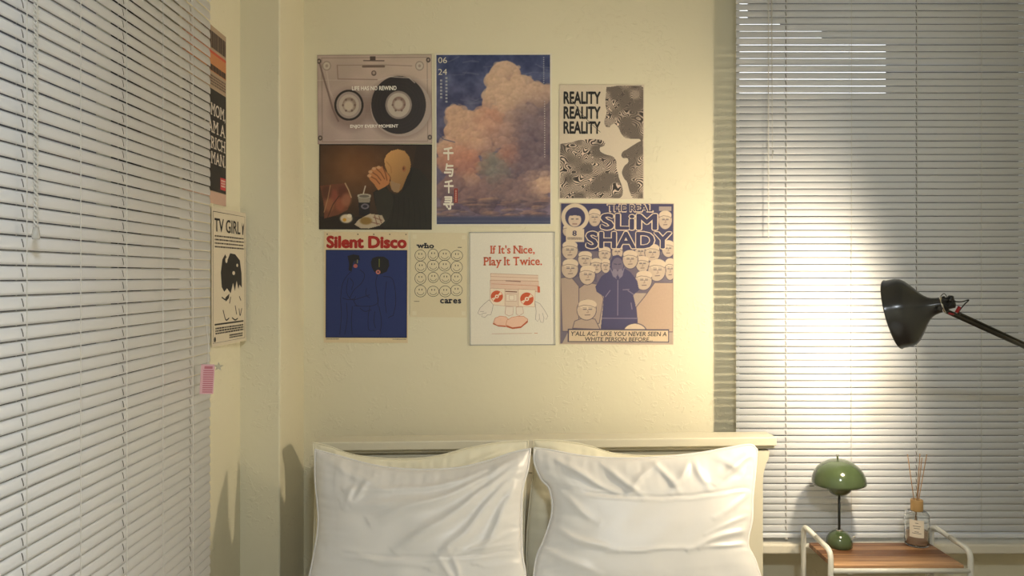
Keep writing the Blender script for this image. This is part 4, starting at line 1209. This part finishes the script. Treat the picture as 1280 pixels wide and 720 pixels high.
bodyc([(20, 380), (70, 372), (110, 420), (110, 640), (30, 640)]); bodyc([(430, 470), (480, 400), (570, 400), (570, 640), (400, 640), (390, 520)], (186, 160, 140)); bodyc([(110, 430), (150, 400), (200, 410), (230, 480), (210, 600), (110, 620)])
for a in ((65, 335, 40, 46), (150, 365, 38, 46), (490, 340, 42, 52), (425, 390, 40, 46)): headc(*a, turn=.8)
c.poly(ZP([(262, 300), (275, 272), (300, 265), (325, 280), (332, 330), (362, 350), (395, 392), (404, 436), (375, 462), (385, 500), (398, 580), (392, 640), (216, 640), (224, 560), (232, 470), (196, 446), (190, 422), (220, 370), (258, 345)]), NV_)
c.ell(*Z(298, 318), 7.2, 10, (104, 96, 118)); c.line(ZP([(282, 310), (294, 312)]), 1, (50, 46, 74)); c.line(ZP([(302, 312), (314, 310)]), 1, (50, 46, 74)); c.line(ZP([(290, 342), (306, 342)]), 1, (50, 46, 74))
for q in ([(262, 330), (275, 360), (292, 380)], [(330, 330), (322, 360), (308, 380)], [(300, 390), (300, 560)], [(325, 436), (355, 434)], [(225, 575), (395, 575)], [(240, 470), (262, 440)], [(380, 460), (350, 440)], [(365, 500), (370, 530)]): c.line(ZP(q), 1.0, (136, 128, 148))
for q in ((285, 355), (312, 355)): c.ell(*Z(*q), 3.4, 5.4, (128, 120, 138))
bodyc([(80, 625), (90, 590), (140, 570), (190, 580), (215, 630)]); headc(148, 535, 46, 48, turn=1.2); headc(360, 288, 36, 44)
c.ell(*Z(385, 640), 15, 11, (66, 60, 84)); c.ell(*Z(385, 642), 14, 10.4, (212, 192, 168))
c.ell(*Z(90, 83), 17.4, 17.2, (212, 194, 170)); c.ell(*Z(90, 83), 12.6, 12.4, NV_); c.ell(*Z(88, 96), 8, 8.6, (200, 180, 160)); c.poly(ZP([(52, 78), (60, 46), (90, 38), (122, 50), (130, 80), (90, 74)]), NV_)
for s_ in (-1, 1): c.line([(Z(88, 0)[0] + s_ * 3 - 1.2, Z(0, 92)[1]), (Z(88, 0)[0] + s_ * 3 + 1.2, Z(0, 92)[1])], 1.1, (50, 46, 74))
c.line(ZP([(78, 116), (98, 116)]), 1.1, (120, 80, 84))
c.rect(*Z(46, 140), *Z(134, 204), (212, 194, 170)); c.rect(*Z(500, 28), *Z(560, 50), (190, 172, 156), .8)
c.rect(*Z(56, 628), *Z(552, 692), (66, 60, 84)); c.rect(*Z(62, 633), *Z(546, 688), (216, 194, 164))
p.raster(c.c, 0.8, 0.8, 141.2, 175.7)
for body, box, of in (('THE REAL', (59, 1.8, 115, 10.2), .02), ('SLiM', (50.3, 13, 121, 33.3), .03), ('SHADY', (32.3, 35.6, 139, 56.6), .03)):
    u0, v0, u1, v1 = box
    p.text(body, (u0 - 1.4, v0 - 1.2, u1 + 1.6, v1 + 1.4), (214, 196, 172), offset=of + .04, lay=56)
    p.text(body, (u0, v0, u1, v1), (48, 46, 82), offset=of, lay=60)
p.text('8', (15.2, 34.5, 20.6, 41.2), (48, 46, 82), offset=.02)
p.smalltext(9, 43, 27.5, 46.4, 2, (120, 104, 104), 5)
p.text("Y'ALL ACT LIKE YOU NEVER SEEN A", (14, 160.2, 133.5, 166), (40, 34, 50), offset=.012, shear=.12)
p.text('WHITE PERSON BEFORE...', (31.5, 167.4, 116, 172.4), (40, 34, 50), offset=.012, shear=.12)
p.done()

# -- Silent Disco
p = wall_poster('poster', 'cream poster with a blue panel of two line-drawn figures and red SILENT DISCO lettering', 405, 290, 510, 428.5, (226, 208, 172), 0.2)
Z = lambda a, b: (a / 4.8 - 5, b / 4.8 - 5)
ZP = lambda pts: [Z(*q) for q in pts]
p.rect(2.2, 22.4, 104, 132.2, (20, 22, 40), 1); p.rect(3, 23.2, 103.2, 131.4, (30, 46, 104), 2)
LN = (16, 24, 58)
p.poly(ZP([(165, 168), (200, 158), (235, 165), (240, 195), (222, 190), (215, 205), (205, 195), (198, 215), (190, 260), (172, 255), (175, 215)]), (22, 22, 30), 3)
p.poly(ZP([(204, 198), (226, 192), (226, 230), (208, 238)]), (44, 40, 62), 4); p.ell(*Z(213, 228), 2.6, 2.4, (176, 96, 90), 5); p.rect(*Z(222, 190), *Z(227, 212), (150, 140, 70), 6)
p.poly(ZP([(305, 205), (315, 180), (345, 170), (385, 172), (412, 192), (416, 225), (400, 262), (370, 275), (350, 278), (325, 262), (310, 235)]), (22, 22, 28), 3)
p.rect(*Z(353, 185), *Z(358, 235), (112, 116, 40), 5); p.ell(*Z(349, 264), 2.9, 2.7, (196, 120, 110), 6); p.ell(*Z(349, 264), 1.3, 1.2, (90, 60, 70), 7)
for k, q in enumerate(([(190, 260), (160, 290), (135, 340), (125, 430), (130, 520), (120, 640)], [(240, 250), (268, 280), (250, 330), (205, 372), (180, 420)], [(170, 300), (160, 380), (190, 430), (240, 420), (300, 400)],
                       [(205, 465), (250, 470), (320, 465), (350, 440), (340, 380)], [(345, 280), (335, 330), (345, 400), (350, 470)], [(380, 290), (430, 300), (450, 360), (455, 450), (440, 525)], [(440, 525), (420, 532), (410, 540)],
                       [(280, 360), (276, 400), (300, 420)], [(300, 470), (290, 540), (295, 610), (330, 614)], [(355, 470), (370, 560), (360, 640)], [(160, 450), (165, 540), (150, 640)], [(195, 470), (190, 560), (195, 640)],
                       [(400, 320), (390, 420), (400, 510)], [(215, 410), (205, 440), (225, 470)], [(180, 300), (200, 330), (190, 370)], [(330, 500), (325, 560), (335, 600)], [(135, 420), (170, 430), (205, 425)], [(240, 480), (270, 500), (310, 490)])):
    p.line(ZP(q), 0.85, LN, 8 + k % 6)
p.text('Silent Disco', (3, 4.6, 103.4, 20.6), (166, 34, 24), offset=0.05)
p.smalltext(3, 133.4, 19, 134.8, 1, (96, 84, 70), 3); p.smalltext(86, 133.4, 103, 134.8, 1, (96, 84, 70), 4)
for q in (43, 227, 322, 418, 515): p.ell(*Z(q, 38), 0.9, 0.8, (90, 70, 50), 9)
p.done()

# -- who cares smileys
p = wall_poster('poster', 'small cream poster with a grid of sixteen outlined smiley faces', 513, 291, 584, 396.5, (224, 212, 180), 0.4)
Z = lambda a, b: (a / 6.26 - 8, b / 6.26 - 6)
rn = random.Random(3)
for r, cyz in enumerate((215, 300, 392, 490)):
    for q, cxz in enumerate((130, 226, 320, 410)):
        x_, y_ = Z(cxz + rn.uniform(-5, 5), cyz + rn.uniform(-6, 6)); ru, rv = 6.9 + rn.uniform(-.5, .6), 6.9 + rn.uniform(-.6, .5)
        L0 = 2 + (r * 4 + q) % 4
        p.ring(x_, y_, ru, rv, 0.62, (60, 54, 50), L0)
        p.ring(x_, y_ + .5, ru * .62, rv * .58, 0.55, (60, 54, 50), L0 + 5, 12, 15, 165)
        for s_ in (-1, 1): p.ell(x_ + s_ * 1.7, y_ - 1.9, .55, 1.25, (40, 36, 34), L0 + 10, 10)
p.text('who', (7.4, 12.8, 29.4, 19.6), (34, 34, 48), serif=True, offset=.034, foot=.25, th=.09, gap=0.13)
p.text('cares', (37.4, 82.6, 63.8, 88.2), (34, 34, 48), serif=True, offset=.034, foot=.25, th=.09, gap=0.13)
p.smalltext(59, 17.6, 64, 19.2, 1, (70, 64, 58), 2); p.smalltext(5, 85.4, 11.5, 86.8, 1, (110, 100, 88), 6)
for (a, b) in ((2.5, 2.5), (64, 3), (3, 98), (64.5, 98)): p.rect(a, b, a + 5, b + 5, (230, 220, 192), 1)
p.done()

# -- If It's Nice
p = wall_poster('poster', 'white poster in a clear sleeve with an orange boombox drawing', 587, 290, 694, 431.5, (232, 226, 212), -0.3, True)
Z = lambda a, b: (a / 4.8 - 7, b / 4.8 - 5)
ZP = lambda pts: [Z(*q) for q in pts]
OR, LO = (204, 86, 44), (180, 128, 100)
p.text("If It's Nice,", (25.9, 16.6, 81.6, 28.6), OR, serif=True, offset=.016)
p.text('Play It Twice.', (17.6, 31.2, 90.6, 45.0), OR, serif=True, offset=.016)
def outl(pts, fill, wd=.5, col=LO):
    p.poly(ZP(pts), fill); p.line(ZP(pts + [pts[0]]), wd, col, smooth=False)
outl([(160, 272), (445, 285), (445, 320), (160, 312)], (230, 206, 186)); outl([(158, 312), (448, 320), (450, 385), (158, 360)], (226, 196, 176))
p.line(ZP([(160, 290), (445, 302)]), .4, LO); p.line(ZP([(165, 334), (448, 348)]), .5, (196, 120, 92)); p.line(ZP([(250, 316), (340, 322)]), 1.2, (150, 112, 100), smooth=False)
outl([(158, 360), (245, 364), (245, 468), (156, 458)], (238, 222, 200)); outl([(326, 366), (428, 372), (424, 474), (326, 470)], (238, 222, 200)); outl([(245, 366), (326, 368), (326, 472), (245, 466)], (228, 208, 188))
outl([(252, 396), (316, 398), (316, 440), (252, 438)], (234, 220, 202)); p.line(ZP([(248, 380), (318, 384)]), 1.3, (120, 72, 52), smooth=False); outl([(272, 404), (300, 405), (300, 432), (272, 431)], (238, 226, 208), .4)
for (sx, sy, r) in ((197, 410, 7.6), (377, 426, 8.4)):
    x_, y_ = Z(sx, sy)
    p.ell(x_, y_, r, r * .96, OR); p.ell(x_, y_, r * .32, r * .3, (240, 226, 206))
    for a in (2.5, -0.64): p.poly([(x_, y_), (x_ + r * .95 * math.cos(a - .28), y_ + r * .95 * math.sin(a - .28)), (x_ + r * .95 * math.cos(a + .28), y_ + r * .95 * math.sin(a + .28))], (240, 216, 190))
    p.ell(x_, y_, r * .14, r * .14, OR)
p.poly(ZP([(440, 350), (455, 352), (456, 388), (442, 388)]), (206, 96, 60))
for pts in ([(150, 430), (120, 455), (95, 480), (82, 510), (95, 520), (110, 512), (105, 530), (125, 536), (140, 520), (160, 520), (168, 495), (175, 460)],
            [(425, 440), (455, 455), (480, 490), (502, 530), (492, 550), (478, 540), (474, 568), (460, 566), (452, 545), (440, 562), (428, 548), (432, 500)]):
    outl(pts, (232, 224, 212), .5, (150, 138, 130))
for q in ([(95, 500), (120, 500)], [(110, 512), (135, 508)], [(450, 515), (452, 545)], [(470, 510), (478, 540)]): p.line(ZP(q), .45, (150, 138, 130), smooth=False)
outl([(250, 470), (296, 474), (292, 520), (268, 528), (246, 515)], (234, 222, 208)); outl([(312, 474), (352, 474), (356, 510), (330, 528), (312, 515)], (234, 222, 208))
outl([(176, 566), (186, 540), (215, 528), (250, 532), (275, 556), (280, 588), (240, 592), (196, 584)], (236, 196, 172), .6, (206, 130, 96)); p.poly(ZP([(172, 568), (200, 582), (250, 586), (250, 594), (205, 590), (172, 576)]), (190, 92, 54))
outl([(250, 580), (258, 552), (285, 536), (320, 530), (356, 530), (382, 548), (376, 570), (340, 592), (290, 598)], (236, 196, 172), .6, (206, 130, 96)); p.poly(ZP([(250, 584), (290, 596), (340, 590), (382, 552), (382, 566), (340, 600), (290, 606), (254, 594)]), (190, 92, 54))
p.line(ZP([(165, 634), (405, 632)]), .7, (206, 176, 156), smooth=False); p.line(ZP([(420, 632), (440, 632)]), .8, (206, 150, 120), smooth=False)
p.done()
# its clear sleeve: thin welded border
sl = MB()
for (a, b, c_, d_) in ((0, 0, 107, 1.2), (0, 140.3, 107, 141.5), (0, 0, 1.2, 141.5), (105.8, 0, 107, 141.5)):
    q0, q1 = p.xy(a, d_), p.xy(c_, b)
    sl.box((q0[0], -0.0032, q0[1]), (q1[0], -0.0026, q1[1]))
sl.build('sleeve_edge', M_clear, p.root)

# -- left wall posters (unit 1 mm)
def side_poster(label, ya, zt_, w_, h_, paper, turn=0.0, off=0.003):
    M = Matrix.Translation((XL + off, ya, 0)) @ Matrix.Rotation(math.pi / 2, 4, 'Z') @ Matrix.Rotation(math.radians(turn), 4, 'Z') @ Matrix.Translation((w_ / 2000, 0, zt_ - h_ / 2000))
    return Poster('poster', label, w_, h_, 0.001, M, paper)
p = side_poster('tall orange and black magazine poster half hidden by the left blind', 1.94, 2.222, 295, 512, (176, 152, 128))
p.smalltext(115, 16, 291, 64, 1, (92, 76, 68), 21, 1.0)
p.rect(0, 72, 295, 80, (196, 84, 60), 2); p.flush('printed_band')
p.rect(0, 80, 295, 132, (196, 130, 84), 2); p.flush('printed_band')
p.smalltext(155, 112, 291, 130, 1, (84, 66, 56), 22, 1.0)
p.smalltext(115, 142, 291, 174, 4, (110, 92, 80), 8)
p.rect(0, 182, 295, 476, (40, 36, 36), 4); p.flush('printed_panel')
for body, u0, v0, v1 in (('MOM,', 179, 222, 264), ('I AM A', 133, 272, 308), ('RICH', 181, 318, 354), ('MAN.', 181, 362, 398)):
    p.text(body, (u0, v0, 287, v1), (226, 214, 200), serif=True, offset=.008, foot=.24, th=.06, gap=0.12)
p.rect(251, 430, 291, 466, (196, 62, 66), 5); p.flush('red_label'); p.smalltext(255, 436, 287, 460, 3, (226, 190, 180), 2)
p.rect(0, 478, 295, 512, (200, 166, 148), 5); p.flush('printed_band')
p.done()
p = side_poster('cream and black poster of a dark haired head, on the left wall beside the pillar', 2.125, 1.699, 225, 404, (216, 204, 182), -4.5, 0.004)
p.line([(9, 12), (217, 12), (217, 394), (9, 394), (9, 12)], 2.0, (52, 46, 42), 1, smooth=False)
p.text('TV GIRL', (16, 30, 184, 70), (34, 30, 30), offset=.012)
p.poly([(196, 30), (204, 44), (212, 30), (210, 50), (206, 70), (200, 70), (198, 50)], (34, 30, 30), 2)
p.smalltext(18, 80, 208, 122, 4, (86, 78, 70), 12, .4)
p.poly([(62, 232), (56, 190), (66, 150), (84, 134), (100, 150), (116, 130), (150, 132), (182, 150), (194, 190), (196, 236), (180, 226), (172, 240), (160, 214), (148, 246), (136, 220), (120, 252), (96, 236), (78, 246)], (30, 27, 27), 3)
p.ell(140, 190, 9, 6, (216, 204, 182), 4); p.ell(164, 166, 6, 5, (216, 204, 182), 4); p.ell(92, 152, 7, 8, (216, 204, 182), 4)
for k, q in enumerate(([(62, 262), (90, 270), (108, 256)], [(70, 300), (88, 330), (110, 326)], [(112, 282), (120, 262)], [(150, 290), (160, 318)], [(176, 300), (184, 322), (196, 300)], [(128, 326), (150, 334), (168, 330)], [(178, 262), (190, 276)])):
    p.line(q, 4.4, (40, 36, 34), 5 + k % 3)
p.poly([(84, 264), (112, 252), (108, 266), (88, 276)], (30, 27, 27), 4)
p.rect(18, 338, 208, 343, (40, 36, 34), 2); p.smalltext(22, 350, 206, 372, 3, (60, 54, 50), 13, .6); p.smalltext(110, 376, 200, 390, 2, (60, 54, 50), 14, .6)
p.ell(20, 384, 6, 8, (30, 27, 27), 3)
p.done()

# -- pink tag hanging by the edge of the left blind
tg = empty('paper_tag', P(259, 474, 1.80))
tag(tg, 'small pink striped paper tag hanging at the edge of the left blind', 'tag')
M_pink = mat('pink_card', (222, 176, 182), 0.6); M_pinkd = mat('pink_print', (190, 110, 124), 0.6)
wq, hq = 0.0155, 0.036
ob = MB().box((-wq, -0.0006, -hq), (wq, 0.0006, hq)).build('card', M_pink, tg)
m = MB()
for k in range(11): m.box((-wq * .62, -0.0009, hq * .62 - k * 0.0052 - 0.0026), (wq * .86, -0.00061, hq * .62 - k * 0.0052))
m.box((-wq * .5, -0.001, hq * .70), (wq * .7, -0.00061, hq * .88))
m.build('printed_stripes', M_pinkd, ob)
m = MB(); R5 = 0.0115
pts = []
for k in range(10):
    a = math.pi / 2 + k * math.pi / 5; r = R5 if k % 2 == 0 else R5 * .42
    pts.append((0.024 + r * math.cos(a), r * math.sin(a) + hq * .86))
m.add([(a, -0.003, b) for a, b in pts] + [(a, -0.001, b) for a, b in pts], [tuple(range(10)), tuple(range(19, 9, -1))] + [(k, (k + 1) % 10, 10 + (k + 1) % 10, 10 + k) for k in range(10)])
m.build('star_charm', M_chrome, tg)
MB().tube([(0.0, 0, hq), (-0.002, 0.001, hq + 0.05), (-0.012, 0.004, hq + 0.115)], 0.0009, 6).build('string', M_cord, tg)
tg.rotation_euler = (0, math.radians(3), math.radians(18))
